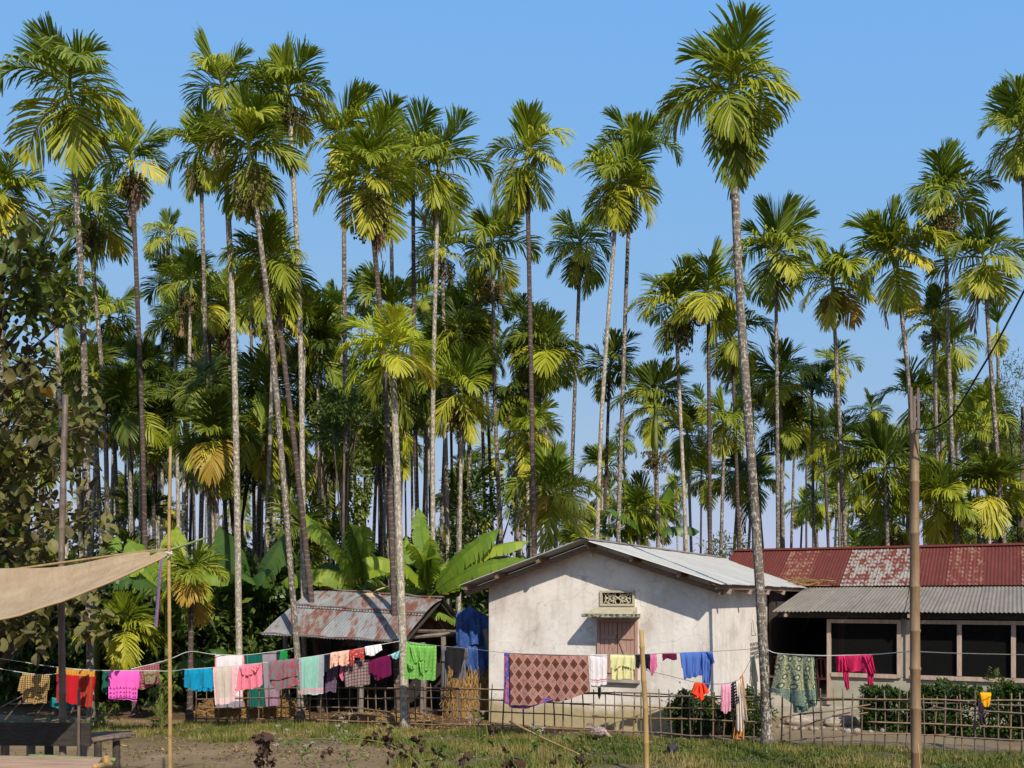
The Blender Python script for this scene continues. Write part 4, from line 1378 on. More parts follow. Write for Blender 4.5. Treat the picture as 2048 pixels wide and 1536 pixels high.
TL = {m: [big_leaf(k * 7 + len(m), m) for k in range(4)] for m in ('teak_green', 'teak_brown', 'teak_yellow')}
teak_base = Vector((-10.6, 20.2, 0))
teak = empty('broad_leaved_tree', teak_base)
tag(teak, 'tree with large drooping brownish leaves filling the left edge', 'tree')
rt = random.Random(9)
bt = MB()
bt.tube([(0, 0, -.1), (.1, 0, 3), (-.1, 0, 6), (.2, -.1, 8.6)], [.2, .17, .12, .04], 9)
clumps = []
for i in range(140):
    py = rt.uniform(440, 1265)
    lim = 150 if py < 660 else (195 if py < 900 else 210)
    px = rt.uniform(-130, lim)
    if 430 < py < 560 and px < 40: px += 70
    if 690 < py < 800 and px > 120: px -= 80
    d = rt.uniform(17.9, 20.8)
    c = W(px, py, d) - teak_base
    clumps.append((c, py))
for c, py in clumps[::2]:
    z0 = max(.6, c.z - rt.uniform(.8, 1.8))
    bt.tube([(.05, 0, min(z0, 8)), (c.x * .5, c.y * .5, (z0 + c.z) / 2 + .15), c], [.05, .035, .012], 5)
link('trunk', bt.mesh('trunk', M['bark'], smooth=True), teak)
nleaf = 0
rest = MB()
for c, py in clumps:
    for k in range(rt.randint(9, 14)):
        a = rt.uniform(0, 6.28)
        el = rt.uniform(-1.15, .35)
        pos = c + Vector((rt.gauss(0, .16), rt.gauss(0, .16), rt.gauss(0, .16)))
        mname = 'teak_green' if (py < 680 and rt.random() < .9) or rt.random() < .12 else ('teak_yellow' if rt.random() < .018 else 'teak_brown')
        me = rt.choice(TL[mname])
        sc = rt.uniform(.15, .31)
        mt = Matrix.Translation(pos) @ Matrix.Rotation(a, 4, 'Z') @ Matrix.Rotation(-el, 4, 'Y') @ Matrix.Rotation(rt.uniform(-.5, .5), 4, 'X') @ Matrix.Scale(sc, 4)
        if nleaf < 290:
            o = link('leaf', me, teak)
            o.matrix_local = mt
            nleaf += 1
        else:
            rest.add([mt @ v.co for v in me.vertices], [tuple(f.vertices) for f in me.polygons], mi=0 if mname == 'teak_green' else 1)
for i in range(90):
    py = rt.uniform(470, 1270)
    c = W(rt.uniform(-150, 170), py, rt.uniform(18.6, 21.0)) - teak_base
    for k in range(26):
        me = rt.choice(TL['teak_green' if py < 650 else 'teak_brown'])
        mt = Matrix.Translation(c + Vector((rt.gauss(0, .22), rt.gauss(0, .2), rt.gauss(0, .22)))) @ Matrix.Rotation(rt.uniform(0, 6.28), 4, 'Z') @ Matrix.Rotation(rt.uniform(-.3, 1.1), 4, 'Y') @ Matrix.Rotation(rt.uniform(-.6, .6), 4, 'X') @ Matrix.Scale(rt.uniform(.1, .24), 4)
        rest.add([mt @ v.co for v in me.vertices], [tuple(f.vertices) for f in me.polygons], mi=0 if py < 650 else 1)
ro = link('foliage', rest.mesh('foliage', (M['teak_green'], M['teak_brown']), smooth=True), teak)
ro['kind'] = 'stuff'


# ------------------------------------------------------------------ banana plants
def banana_leaf(seed, m, L=2.0, wid=.5, start=60, end=-20, tear=.25, brown=False):
    """blade along +x in the xz plane; each side is cut into strips that part where the wind has torn them"""
    r = random.Random(seed)
    b = MB()
    K = 18
    P, T = [Vector((0, 0, 0))], []
    for i in range(K):
        e = math.radians(start + (end - start) * ((i + .5) / K) ** 1.3)
        T.append(Vector((math.cos(e), 0, math.sin(e))))
        P.append(P[-1] + T[-1] * L / K)
    T.append(T[-1])
    for sg in (-1, 1):
        prev = None
        for i in range(2, K):
            s0, s1 = i / K, (i + 1) / K
            wf = lambda s: wid * .5 * (min(1, (s - .1) / .16) ** .6) * (1 if s < .78 else max(.03, 1 - ((s - .78) / .22) ** 2.6))
            torn = r.random() < tear
            fold = .30 + .12 * math.sin(i * .7 + seed)

            def edge(s, j, w, k=0.0):
                N = T[j].cross(Vector((0, 1, 0))) * -1
                return P[min(j, K)] + Vector((0, sg, 0)) * w * .93 + N * w * fold * .55 + T[j] * k + Vector((0, 0, -w * .30 + .02 * math.sin(j * 1.9 + seed)))
            def half(s, j, w):
                N = T[j].cross(Vector((0, 1, 0))) * -1
                return P[min(j, K)] + Vector((0, sg, 0)) * w * .5 + N * w * fold * .5
            w0, w1 = wf(s0), wf(s1)
            a0, a1 = P[i], P[i + 1]
            e0 = prev if (prev is not None and not torn) else edge(s0, i, w0 * r.uniform(.9, 1.04), r.uniform(.0, .03))
            e1 = edge(s1, min(i + 1, K), w1 * r.uniform(.92, 1.03), 0)
            if r.random() < tear:
                e1 = e1 + T[i] * -.035 + Vector((0, 0, -.03))
                nxt = None
            else:
                nxt = e1
            h0, h1 = half(s0, i, w0), half(s1, min(i + 1, K), w1)
            b.add([a0, a1, h1, h0, e1, e0], [(0, 1, 2, 3), (3, 2, 4, 5)])
            if brown and r.random() < .55:
                b.add([e0, e1, e1.lerp(h1, -.16), e0.lerp(h0, -.12)], [(0, 1, 2, 3)], mi=1)
            prev = nxt
    N0 = Vector((0, 0, -.008))
    b.tube([p + N0 for p in P[::2]], [.026 * (1 - .9 * i / K) + .003 for i in range(0, K + 1, 2)], 5, cap=False, mi=0)
    return b.mesh('banana_leaf', (M[m], M['banana_edge']), smooth=True)


def banana(px, d, hz, leaves, label, m='banana', r0=.11, zbase=0.0):
    d = clear_d(px, d)
    p = gp(px, d, zbase)
    root = empty('banana_plant', p)
    tag(root, label, 'banana plant', 'banana plants')
    link('stem', MB().tube([(0, 0, -.1), (.02, 0, hz * .5), (0, 0, hz)], [r0, r0 * .8, r0 * .5], 9).mesh('stem', M['crownshaft'], smooth=True), root)
    for i, (az, st, en, L_, wd_, mm, brown) in enumerate(leaves):
        me = banana_leaf(i * 13 + int(px), mm or m, L_, wd_ * 1.12, st, en, .6 if brown else .42, brown)
        o = link('leaf', me, root)
        o.matrix_local = Matrix.Translation((0, 0, hz - .12 + .03 * i)) @ Matrix.Rotation(math.radians(az), 4, 'Z') @ Matrix.Rotation(.75 * math.cos(math.radians(az)) * (1 if st < 75 else .5) + random.uniform(-.2, .2), 4, 'X')
    return root


# az: 0 = right, 90 = away, 180 = left, 270 = towards the viewer
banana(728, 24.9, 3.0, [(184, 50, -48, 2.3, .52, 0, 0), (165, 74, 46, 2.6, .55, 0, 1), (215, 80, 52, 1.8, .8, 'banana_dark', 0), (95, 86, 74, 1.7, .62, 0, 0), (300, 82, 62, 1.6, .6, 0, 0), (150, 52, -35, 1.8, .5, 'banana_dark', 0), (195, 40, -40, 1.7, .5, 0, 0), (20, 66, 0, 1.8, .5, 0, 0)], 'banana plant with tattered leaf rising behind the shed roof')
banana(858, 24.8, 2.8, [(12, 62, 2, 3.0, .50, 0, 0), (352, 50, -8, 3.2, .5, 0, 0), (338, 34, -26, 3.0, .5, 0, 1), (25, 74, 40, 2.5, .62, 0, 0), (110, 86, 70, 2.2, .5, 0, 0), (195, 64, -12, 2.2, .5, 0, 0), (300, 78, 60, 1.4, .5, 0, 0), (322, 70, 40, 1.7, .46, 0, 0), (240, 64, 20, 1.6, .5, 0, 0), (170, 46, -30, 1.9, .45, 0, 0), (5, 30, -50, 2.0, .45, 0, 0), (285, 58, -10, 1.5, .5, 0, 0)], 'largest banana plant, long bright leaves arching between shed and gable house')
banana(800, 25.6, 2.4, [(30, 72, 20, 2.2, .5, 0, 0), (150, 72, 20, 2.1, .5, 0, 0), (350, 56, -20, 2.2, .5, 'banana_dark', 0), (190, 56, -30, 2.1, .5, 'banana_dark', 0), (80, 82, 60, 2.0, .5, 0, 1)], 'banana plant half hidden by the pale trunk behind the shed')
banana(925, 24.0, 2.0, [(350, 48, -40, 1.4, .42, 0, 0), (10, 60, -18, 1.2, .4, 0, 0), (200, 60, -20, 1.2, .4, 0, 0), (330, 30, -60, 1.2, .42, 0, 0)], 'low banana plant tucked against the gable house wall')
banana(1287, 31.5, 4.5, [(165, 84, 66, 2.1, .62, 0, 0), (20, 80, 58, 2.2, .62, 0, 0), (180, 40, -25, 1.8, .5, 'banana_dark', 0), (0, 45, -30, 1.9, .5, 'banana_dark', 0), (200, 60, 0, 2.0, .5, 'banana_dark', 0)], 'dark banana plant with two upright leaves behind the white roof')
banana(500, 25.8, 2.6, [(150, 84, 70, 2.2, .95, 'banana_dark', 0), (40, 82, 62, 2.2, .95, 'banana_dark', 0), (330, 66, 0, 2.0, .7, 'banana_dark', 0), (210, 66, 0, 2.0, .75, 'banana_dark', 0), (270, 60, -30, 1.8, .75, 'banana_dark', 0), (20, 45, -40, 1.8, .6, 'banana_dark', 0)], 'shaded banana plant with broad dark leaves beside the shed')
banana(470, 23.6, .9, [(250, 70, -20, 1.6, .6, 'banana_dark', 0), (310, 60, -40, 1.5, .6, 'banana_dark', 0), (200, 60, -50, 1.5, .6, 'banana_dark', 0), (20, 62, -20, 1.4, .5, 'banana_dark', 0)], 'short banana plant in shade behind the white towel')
banana(335, 24.4, 2.7, [(130, 78, 50, 1.9, .6, 0, 0), (160, 70, -5, 2.2, .6, 0, 0), (100, 82, 55, 2.0, .6, 0, 0), (20, 62, -20, 2.0, .5, 0, 0), (200, 55, -30, 2.2, .55, 'banana_dark', 0), (300, 50, -50, 1.6, .55, 'banana_dark', 0)], 'banana plant behind the awning corner and bamboo pole')
banana(190, 24.0, 3.0, [(20, 66, 0, 1.6, .5, 0, 0), (160, 60, -20, 1.7, .5, 0, 0), (80, 80, 40, 1.5, .5, 0, 0), (340, 40, -40, 1.3, .45, 'banana_dark', 0)], 'banana plant whose leaf tips show above the awning')
banana(318, 22.6, .95, [(262, 52, -82, 1.35, .55, 0, 0), (160, 50, -45, 1.2, .4, 'banana_dark', 0), (30, 55, -30, 1.2, .4, 'banana_dark', 0)], 'small banana plant with one leaf hanging behind the maroon checked cloth')


# castor-like plant with lobed leaves beside the left fence end
def lobed_leaf(m):
    b = MB()
    V = [(0, 0, 0)]
    Fc = []
    n_ = 7
    for i in range(n_):
        a = math.radians(-130 + 260 * i / (n_ - 1))
        l = 1.0 - .35 * abs(i - 3) / 3
        a0, a1 = a - .2, a + .2
        V += [(.45 * l * math.cos(a0), .45 * l * math.sin(a0), .03), (l * math.cos(a), l * math.sin(a), -.16), (.45 * l * math.cos(a1), .45 * l * math.sin(a1), .03)]
        k_ = len(V)
        Fc += [(0, k_ - 3, k_ - 2, k_ - 1)]
        if i: Fc += [(0, k_ - 4, k_ - 3)]
    return b.add(V, Fc).mesh('lobed_leaf', M[m])


LBL = lobed_leaf('leaf_mid2') if 'leaf_mid2' in M else lobed_leaf('teak_green')
for px, py, n_, hz_, lab in ((325, 1462, 34, .95, 'castor plant with lobed green leaves behind the thin bamboo pole'), (210, 1452, 16, .5, 'low castor seedling below the bright pink cloth')):
    p = G(px, py)
    r_ = empty('castor_plant', p)
    tag(r_, lab, 'plant')
    st = MB()
    for k in range(n_):
        a = rt.uniform(0, 6.28)
        q = Vector((math.cos(a) * rt.uniform(.05, .45), math.sin(a) * rt.uniform(.05, .35), rt.uniform(.2, 1) * hz_))
        st.tube([(0, 0, 0), (q.x * .3, q.y * .3, q.z * .7), q], .008, 4, cap=False)
        o = link('leaf', LBL, r_)
        o.matrix_local = Matrix.Translation(q) @ Matrix.Rotation(a, 4, 'Z') @ Matrix.Rotation(rt.uniform(.1, .9), 4, 'Y') @ Matrix.Scale(rt.uniform(.13, .22), 4)
    link('stem', st.mesh('stem', M['crownshaft']), r_)


# ------------------------------------------------------------------ clipped bushes and hedge near the houses
def hedge(name, label, c, rad, n, seed, m='leaf_dark', box=False, ll=.075, lw=.04, cl=70):
    V, Fc = leafmass(n, rad, ll, lw, cl, .17, seed, hollow=.55, box=box)
    if box:
        V[:, 2] += .07 * np.sin(V[:, 0] * 3.9 + seed) + .05 * np.sin(V[:, 0] * 9.1 + 2 * seed) + .03 * np.sin(V[:, 0] * 21)
        V[:, 1] += .06 * np.sin(V[:, 0] * 5.3 + seed) * (V[:, 2] > -.1)
    V[:, 2] = np.maximum(V[:, 2], -rad[2] * .98)
    b = MB()
    for k in range(5):
        a = random.uniform(0, 6.28)
        b.tube([(rad[0] * .3 * math.cos(a) * k / 2, .1 * math.sin(a), -rad[2]), (rad[0] * .55 * math.cos(a), rad[1] * .5 * math.sin(a), rad[2] * .3)], [.02, .008], 4)
    root = empty(name, (c[0], c[1], 0))
    tag(root, label, 'hedge' if box else 'bush')
    link('twigs', b.mesh('twigs', M['bark']), root, (0, 0, c[2]))
    o = link('foliage', np_mesh('foliage', V, Fc, M[m]), root, (0, 0, c[2]))
    return root


hedge('clipped_bush', 'rounded dark bush at the gable house corner behind the fence', (W(1385, 1430, 19.35) * 1)[:], (.50, .28, .42), 5000, 70)
hedge('clipped_bush', 'clipped dark bush behind the hanging cream scarf', (W(1490, 1428, 19.6))[:], (.52, .42, .46), 5000, 71)
for i, (p0, p1, lab) in enumerate((((1735, 1424, 20.6), (1850, 1424, 20.0), 'clipped dark hedge before the veranda, left of the bamboo pole'), ((1880, 1424, 19.9), (2080, 1424, 18.8), 'clipped dark hedge before the veranda at the right edge'))):
    a, c_ = W(*p0), W(*p1)
    mid_ = (a + c_) / 2
    o = hedge('clipped_hedge', lab, mid_[:], ((c_ - a).length / 2, .34, .44), 11000, 80 + i, box=True, cl=260, ll=.09, lw=.05)
    o.rotation_euler = (0, 0, math.atan2(c_.y - a.y, c_.x - a.x))
hedge('sapling', 'small bright bush standing above the hedge by the window', W(1993, 1375, 19.8)[:], (.22, .2, .36), 700, 90, 'leaf_mid', cl=22)
hedge('sapling', 'low leafy sapling above the hedge left of the bamboo pole', W(1890, 1385, 20.2)[:], (.3, .2, .25), 500, 91, 'leaf_mid', cl=20)

# ------------------------------------------------------------------ grass
g = np.random.default_rng(3)


def grass_pts(n, fn):
    out = []
    while sum(len(o) for o in out) < n:
        p = np.stack([g.uniform(-9.5, 9.8, 4000), g.uniform(14.6, 21.5, 4000)], 1)
        keep = np.array([g.random() < fn(x_, y_) for x_, y_ in p])
        out.append(p[keep])
    return np.concatenate(out)[:n]


def density(x_, y_):
    fy = fence_y(x_) if x_ > -7 else 21.0
    patch = .5 + .5 * math.sin(x_ * 1.9 + 1.3 * math.sin(y_ * 2.1)) * math.cos(y_ * 2.7 + x_ * .7)
    if y_ > fy + .15: return 0
    if x_ < -1.9:
        return (.25 + .75 * patch) if fy - 2.3 - .5 * math.sin(x_ * 2) < y_ < fy - .1 else .015 * patch
    dn = max(0, patch * 1.35 - .2)
    return dn * (1.0 if y_ > 14.5 else 0)


pts = grass_pts(17000, density)
n = len(pts)
B = 5
base = np.repeat(pts, B, 0) + g.normal(0, .025, (n * B, 2))
zz = np.array([ground_z(a, c) for a, c in base])
ang = g.uniform(0, 2 * np.pi, n * B)
hgt = g.uniform(.03, .10, n * B) * np.repeat(g.uniform(.5, 1.9, n), B)
lean = g.uniform(.1, .9, n * B) * hgt
w = g.uniform(.004, .009, n * B)
ca, sa = np.cos(ang), np.sin(ang)
v0 = np.stack([base[:, 0] - sa * w, base[:, 1] + ca * w, zz - .005], 1)
v1 = np.stack([base[:, 0] + sa * w, base[:, 1] - ca * w, zz - .005], 1)
v2 = np.stack([base[:, 0] + ca * lean, base[:, 1] + sa * lean, zz + hgt], 1)
V = np.stack([v0, v1, v2], 1).reshape(-1, 3)
Fc = np.arange(len(V)).reshape(-1, 3)
tag(link('grass', np_mesh('grass', V, Fc, M['grass'])), 'short patchy grass along the fence, green and straw coloured', 'grass', kind='stuff')

# low broad-leaved weeds in the grass
V, Fc = leafmass(5200, (6.2, 1.7, .05), .07, .045, 260, .035, 44, hollow=0, droop=-.5)
V[:, 0] += 3.6; V[:, 1] += 17.2 - .27 * (V[:, 0] - 3.6); V[:, 2] = np.abs(V[:, 2]) + .01
tag(link('ground_weeds', np_mesh('ground_weeds', V, Fc, M['leaf_mid'])), 'low broad-leaved weeds spread through the grass before the fence', 'weeds', kind='stuff')
# fallen leaves and straw litter
V, Fc = leafmass(2600, (9, 3.2, .02), .09, .04, 400, .04, 45, hollow=0)
V[:, 0] += -2.5; V[:, 1] += 20.3; V[:, 2] = np.abs(V[:, 2]) * .5 + .015
tag(link('leaf_litter', np_mesh('leaf_litter', V, Fc, M['straw'])), 'dry leaf and straw litter strewn on the soil under the palms', 'litter', kind='stuff')

V, Fc = leafmass(900, (8.5, 2.2, .02), .075, .035, 300, .05, 46, hollow=0)
V[:, 0] += -4.0; V[:, 1] += 17.2; V[:, 2] = np.abs(V[:, 2]) * .5 + .02
tag(link('yard_litter', np_mesh('yard_litter', V, Fc, M['dry_leaf'])), 'scattered dry leaves and scraps on the bare yard in front', 'litter', kind='stuff')
V, Fc = leafmass(420, (8.5, 2.2, .02), .05, .04, 300, .05, 47, hollow=0)
V[:, 0] += -3.0; V[:, 1] += 17.0; V[:, 2] = np.abs(V[:, 2]) * .5 + .02
tag(link('yard_litter', np_mesh('yard_chips', V, Fc, M['straw'])), 'pale chips and straw bits strewn over the bare yard', 'litter', kind='stuff')


def heap(name, label, c, rad, n, seed, upright=False, cat='straw'):
    gg = np.random.default_rng(seed)
    th = gg.uniform(0, 2 * np.pi, n); u_ = gg.uniform(0, 1, n) ** .5
    p = np.stack([rad[0] * u_ * np.cos(th), rad[1] * u_ * np.sin(th), np.zeros(n)], 1)
    p[:, 2] = rad[2] * np.sqrt(np.maximum(0, 1 - u_ ** 2)) * gg.uniform(.5, 1, n) if not upright else gg.uniform(0, 1, n) * rad[2]
    d = gg.normal(size=(n, 3))
    if upright: d = d * .35 + np.array([0, -.1, -1.0])
    else: d[:, 2] *= .35
    d /= np.linalg.norm(d, axis=1)[:, None]
    l = gg.uniform(.12, .38, n)[:, None]
    s = np.cross(d, gg.normal(size=(n, 3))); s /= np.linalg.norm(s, axis=1)[:, None]
    w_ = .005
    V = np.stack([p - d * l / 2 - s * w_, p - d * l / 2 + s * w_, p + d * l / 2 + s * w_, p + d * l / 2 - s * w_], 1).reshape(-1, 3)
    V[:, 2] = np.maximum(V[:, 2], .005)
    Fc = np.arange(len(V)).reshape(-1, 4)
    root = empty(name, c)
    tag(root, label, cat, kind='thing')
    bb = MB()
    K = 10
    for j in range(5):
        f_ = j / 4
        rr = math.sqrt(max(0.02, 1 - f_ * f_)) * .86 if not upright else .82
        for i in range(K):
            a = 2 * math.pi * i / K
            bb.v.append((rad[0] * rr * math.cos(a), rad[1] * rr * math.sin(a), rad[2] * f_ * .88)); bb.uv.append((0, 0))
    for j in range(4):
        for i in range(K):
            bb.f.append((j * K + i, j * K + (i + 1) % K, (j + 1) * K + (i + 1) % K, (j + 1) * K + i)); bb.mi.append(0)
    bb.f.append(tuple(4 * K + i for i in range(K))); bb.mi.append(0)
    link('core', bb.mesh('core', mat('straw_core', (.20, .115, .045), (.32, .19, .075), 20, rough=.95, bump=.6, stretch=(1, 1, .2) if upright else None)), root)
    o = link('stalks', np_mesh('stalks', V, Fc, M['straw']), root)
    o['kind'] = 'stuff'


heap('straw_stack', 'upright stack of golden straw between shed and house wall', gp(940, 22.7), (.62, .45, 1.05), 2600, 5, True)
heap('straw_heap', 'low heap of golden straw behind the hanging towels', gp(500, 22.9), (1.25, .55, .5), 2600, 6)
heap('straw_heap', 'thin spread of trampled straw beneath the shed', gp(760, 22.0), (1.2, .4, .16), 900, 7)


# ------------------------------------------------------------------ bamboo
def bamboo(name, pts, r0, r1, m, parent=None, node=.32, n=8, seed=0):
    """culm with swollen nodes along a line of points"""
    r = random.Random(seed)
    pts = [Vector(p) for p in pts]
    L = sum((b - a).length for a, b in zip(pts[:-1], pts[1:]))
    sm = spline(pts, max(4, len(pts) * 6)) if len(pts) > 2 else [pts[0].lerp(pts[1], k / 12) for k in range(13)]
    cum = [0]
    for a, b in zip(sm[:-1], sm[1:]): cum.append(cum[-1] + (b - a).length)

    def at(s):
        for i in range(len(sm) - 1):
            if s <= cum[i + 1] or i == len(sm) - 2:
                return sm[i].lerp(sm[i + 1], (s - cum[i]) / max(1e-6, cum[i + 1] - cum[i]))
    P, R = [], []
    s = 0.0
    k = r.uniform(.3, 1) * node
    nxt = [k]
    while nxt[-1] < cum[-1]: nxt.append(nxt[-1] + node * r.uniform(.8, 1.2))
    for q in nxt[:-1]:
        f = q / cum[-1]
        rr = r0 + (r1 - r0) * f
        for dq, kk in ((-.03, 1.0), (-.008, 1.14), (.008, 1.16), (.03, 1.0)):
            if 0 < q + dq < cum[-1]:
                P.append(at(q + dq)); R.append(rr * kk)
    P = [at(0)] + P + [at(cum[-1])]
    R = [r0] + R + [r1]
    return MB().tube(P, R, n).mesh(name, M[m], smooth=True)


# ------------------------------------------------------------------ the bamboo fence
def fence_at(px):
    """ground point of the fence under a pixel column"""
    k = (px - 1024) / F
    for a, b in zip(FENCE[:-1], FENCE[1:]):
        # x = k*y along the segment
        den = (b.x - a.x) - k * (b.y - a.y)
        s = (k * a.y - a.x) / den
        if s <= 1 or b is FENCE[-1]:
            return a.lerp(b, s)


def fence(name, label, px0, px1, step, heights, rails, dbl, seed):
    r = random.Random(seed)
    p0 = fence_at(px0)
    root = empty(name, p0)
    tag(root, label, 'fence')
    px = px0
    while px <= px1:
        p = fence_at(px) - p0
        hgt = heights((px - px0) / (px1 - px0)) * r.uniform(.94, 1.06)
        ln = r.uniform(-.06, .06)
        b0 = Vector((p.x, p.y, -.08))
        b1 = b0 + Vector((ln, r.uniform(-.03, .03), hgt + .08))
        rr = r.uniform(.011, .017)
        midp = b0.lerp(b1, .5) + Vector((r.uniform(-.015, .015), 0, 0))
        o = link('stake', bamboo('stake', [b0, midp, b1], rr * 1.1, rr * .85, r.choice(['bamboo_grey', 'bamboo_grey', 'bamboo_brown']), n=5, seed=int(px)), root)
        px += step * r.uniform(.78, 1.22)
    for (f, s0, s1, dz, fwd) in rails:
        A, Z = px0 + (px1 - px0) * s0, px0 + (px1 - px0) * s1
        K = max(4, int((Z - A) / 60))
        P = []
        for k in range(K + 1):
            q = A + (Z - A) * k / K
            g_ = fence_at(q) - p0
            hgt = heights((q - px0) / (px1 - px0))
            P.append(Vector((g_.x, g_.y - fwd, hgt * f + dz * k / K + r.uniform(-.02, .02))))
        o = link('rail', bamboo('rail', P, .016, .012, r.choice(['bamboo_grey', 'bamboo_brown', 'bamboo_grey']), n=5, seed=int(A * 3 + f * 100)), root)
    return root


fence('bamboo_fence', 'lattice fence of bamboo stakes before shed and gable house', 392, 1524, 20,
      lambda s: .80 + .14 * min(1, s * 2),
      [(.90, 0, .30, .02, .02), (.92, .27, .62, .0, .03), (.88, .30, .60, .02, -.02), (.93, .58, 1, .0, .02), (.89, .60, 1, .0, -.03),
       (.66, 0, .36, .02, .02), (.70, .33, .7, 0, .02), (.68, .66, 1, 0, .025),
       (.42, 0, .3, .02, .02), (.46, .26, .42, -.12, .03), (.44, .40, .75, 0, .02), (.45, .7, 1, 0, .02), (.33, .24, .40, -.08, .035),
       (.14, 0, .45, 0, .02), (.16, .42, .8, 0, .02), (.15, .75, 1, 0, .02)], True, 3)
fence('bamboo_fence', 'sagging bamboo stake fence before the veranda hedge', 1562, 2070, 21.5,
      lambda s: 1.0 + .02 * s,
      [(.88, .12, .55, .02, .02), (.84, .13, .5, .02, -.02), (.90, .5, 1, 0, .02), (.86, .48, 1, -.04, -.02),
       (.52, .0, .35, .26, .03), (.72, .3, .65, .0, .02), (.76, .6, 1, -.1, .02),
       (.50, .34, 1, -.04, .02), (.58, .2, .34, .06, .03), (.10, 0, .3, .16, .02), (.28, .28, .66, .02, .02), (.27, .6, 1, -.02, .02)], True, 5)
o = bamboo('branch', [W(1700, 1425, 18.0), W(1640, 1440, 18.05), W(1562, 1472, 18.2)], .012, .007, 'bamboo_grey', n=5)
tag(link('loose_stick', o), 'crooked grey stick leaning along the sagging fence', 'stick')


# ------------------------------------------------------------------ cloth
def cloth_mat(name, build, rough=.9):
    t = NT(name, rough, .12)
    u, v = t.uv()
    c = build(t, u, v)
    uvn = t.n('ShaderNodeTexCoord').outputs['UV']
    nz = t.noise(9, 4, .6, vec=uvn)
    c = t.mix(t.math('MULTIPLY', t.step(nz, .42, .75), .22), c, t.mix(1.0, c, (.6, .6, .6), 'MULTIPLY'))
    weave = t.noise(120, 2, .5, vec=uvn)
    crease = t.noise(5.5, 3, .55, vec=uvn, stretch=(2.2, .7, 1), dist=.8)
    t.bump(t.math('ADD', t.math('MULTIPLY', weave, .05), crease), .55, .05)
    t.p.inputs['Sheen Weight'].default_value = .08
    m = t.col(c)
    tr = t.n('ShaderNodeBsdfTranslucent')
    t.l(t.p.inputs['Base Color'].links[0].from_socket, tr.inputs['Color'])
    ms_ = t.n('ShaderNodeMixShader')
    ms_.inputs[0].default_value = .12
    t.l(t.p.outputs[0], ms_.inputs[1]); t.l(tr.outputs[0], ms_.inputs[2])
    t.l(ms_.outputs[0], t.t.nodes['Material Output'].inputs['Surface'])
    return m


def plain(c):
    return lambda t, u, v: t.mix(0.0, c, c)


def line_mask(t, x, period, frac, phase=0.0):
    return t.math('LESS_THAN', t.math('FRACT', t.math('ADD', t.math('MULTIPLY', x, 1.0 / period), phase + 50)), frac)


def check(base, l1, l2, period, frac=.4):
    def f(t, u, v):
        a = line_mask(t, u, period, frac)
        b_ = line_mask(t, v, period, frac)
        c = t.mix(t.math('MULTIPLY', a, .75), base, l1)
        return t.mix(t.math('MULTIPLY', b_, .75), c, l2)
    return f


def stripes(base, other, period, frac, axis='u', phase=0.0):
    def f(t, u, v):
        return t.mix(line_mask(t, u if axis == 'u' else v, period, frac, phase), base, other)
    return f


def bands(base, lst):
    """lst: (axis, from, to, colour) in metres from the top left corner"""
    def f(t, u, v):
        c = t.mix(0.0, base, base)
        for ax, a, b_, col in lst:
            x = u if ax == 'u' else v
            m = t.math('MULTIPLY', t.math('GREATER_THAN', x, a), t.math('LESS_THAN', x, b_))
            c = t.mix(m, c, col)
        return c
    return f


def dots(base, dot, period, rad, jit=0.0):
    def f(t, u, v):
        vo = t.n('ShaderNodeTexVoronoi')
        vo.inputs['Scale'].default_value = 1.0 / period
        vo.inputs['Randomness'].default_value = jit
        cb = t.n('ShaderNodeCombineXYZ')
        t.l(u, cb.inputs[0]); t.l(v, cb.inputs[1])
        t.l(cb.outputs[0], vo.inputs['Vector'])
        return t.mix(t.math('LESS_THAN', vo.outputs['Distance'], rad), base, dot)
    return f


def blotch(a, b_, scale, lo=.45, hi=.55, stretch=None):
    def f(t, u, v):
        uvn = t.n('ShaderNodeTexCoord').outputs['UV']
        return t.mix(t.step(t.noise(scale, 5, .65, vec=uvn, stretch=stretch), lo, hi), a, b_)
    return f


def medallions(t, u, v):
    px_, py_ = .172, .238
    fu = t.math('SUBTRACT', t.math('FRACT', t.math('ADD', t.math('DIVIDE', u, px_), 20.0)), .5)
    fv = t.math('SUBTRACT', t.math('FRACT', t.math('ADD', t.math('DIVIDE', v, py_), 20.3)), .5)
    l1 = t.math('ADD', t.math('ABSOLUTE', fu), t.math('ABSOLUTE', fv))           # 0 in the middle of a medallion, 1 in a diamond
    uvn = t.n('ShaderNodeTexCoord').outputs['UV']
    fine = t.noise(70, 3, .7, vec=uvn)
    big = t.noise(3, 3, .6, vec=uvn)
    pink = t.mix(t.step(fine, .42, .6), t.mix(t.step(big, .35, .65), (.30, .105, .075), (.29, .135, .13)), (.46, .275, .23))
    brown = t.mix(t.step(fine, .5, .65), (.095, .032, .02), (.16, .06, .035))
    pink = t.mix(t.math('MULTIPLY', t.math('LESS_THAN', l1, .16), .55), pink, (.16, .05, .045))
    r3 = t.math('MULTIPLY', t.math('GREATER_THAN', l1, .29), t.math('LESS_THAN', l1, .35))
    pink = t.mix(t.math('MULTIPLY', r3, .5), pink, (.2, .07, .06))
    c = t.mix(t.math('GREATER_THAN', l1, .54), pink, brown)
    rim = t.math('MULTIPLY', t.math('GREATER_THAN', l1, .51), t.math('LESS_THAN', l1, .56))
    c = t.mix(t.math('MULTIPLY', rim, .7), c, (.6, .4, .33))
    rim2 = t.math('MULTIPLY', t.math('GREATER_THAN', l1, .70), t.math('LESS_THAN', l1, .73))
    return t.mix(t.math('MULTIPLY', rim2, .6), c, (.3, .13, .08))


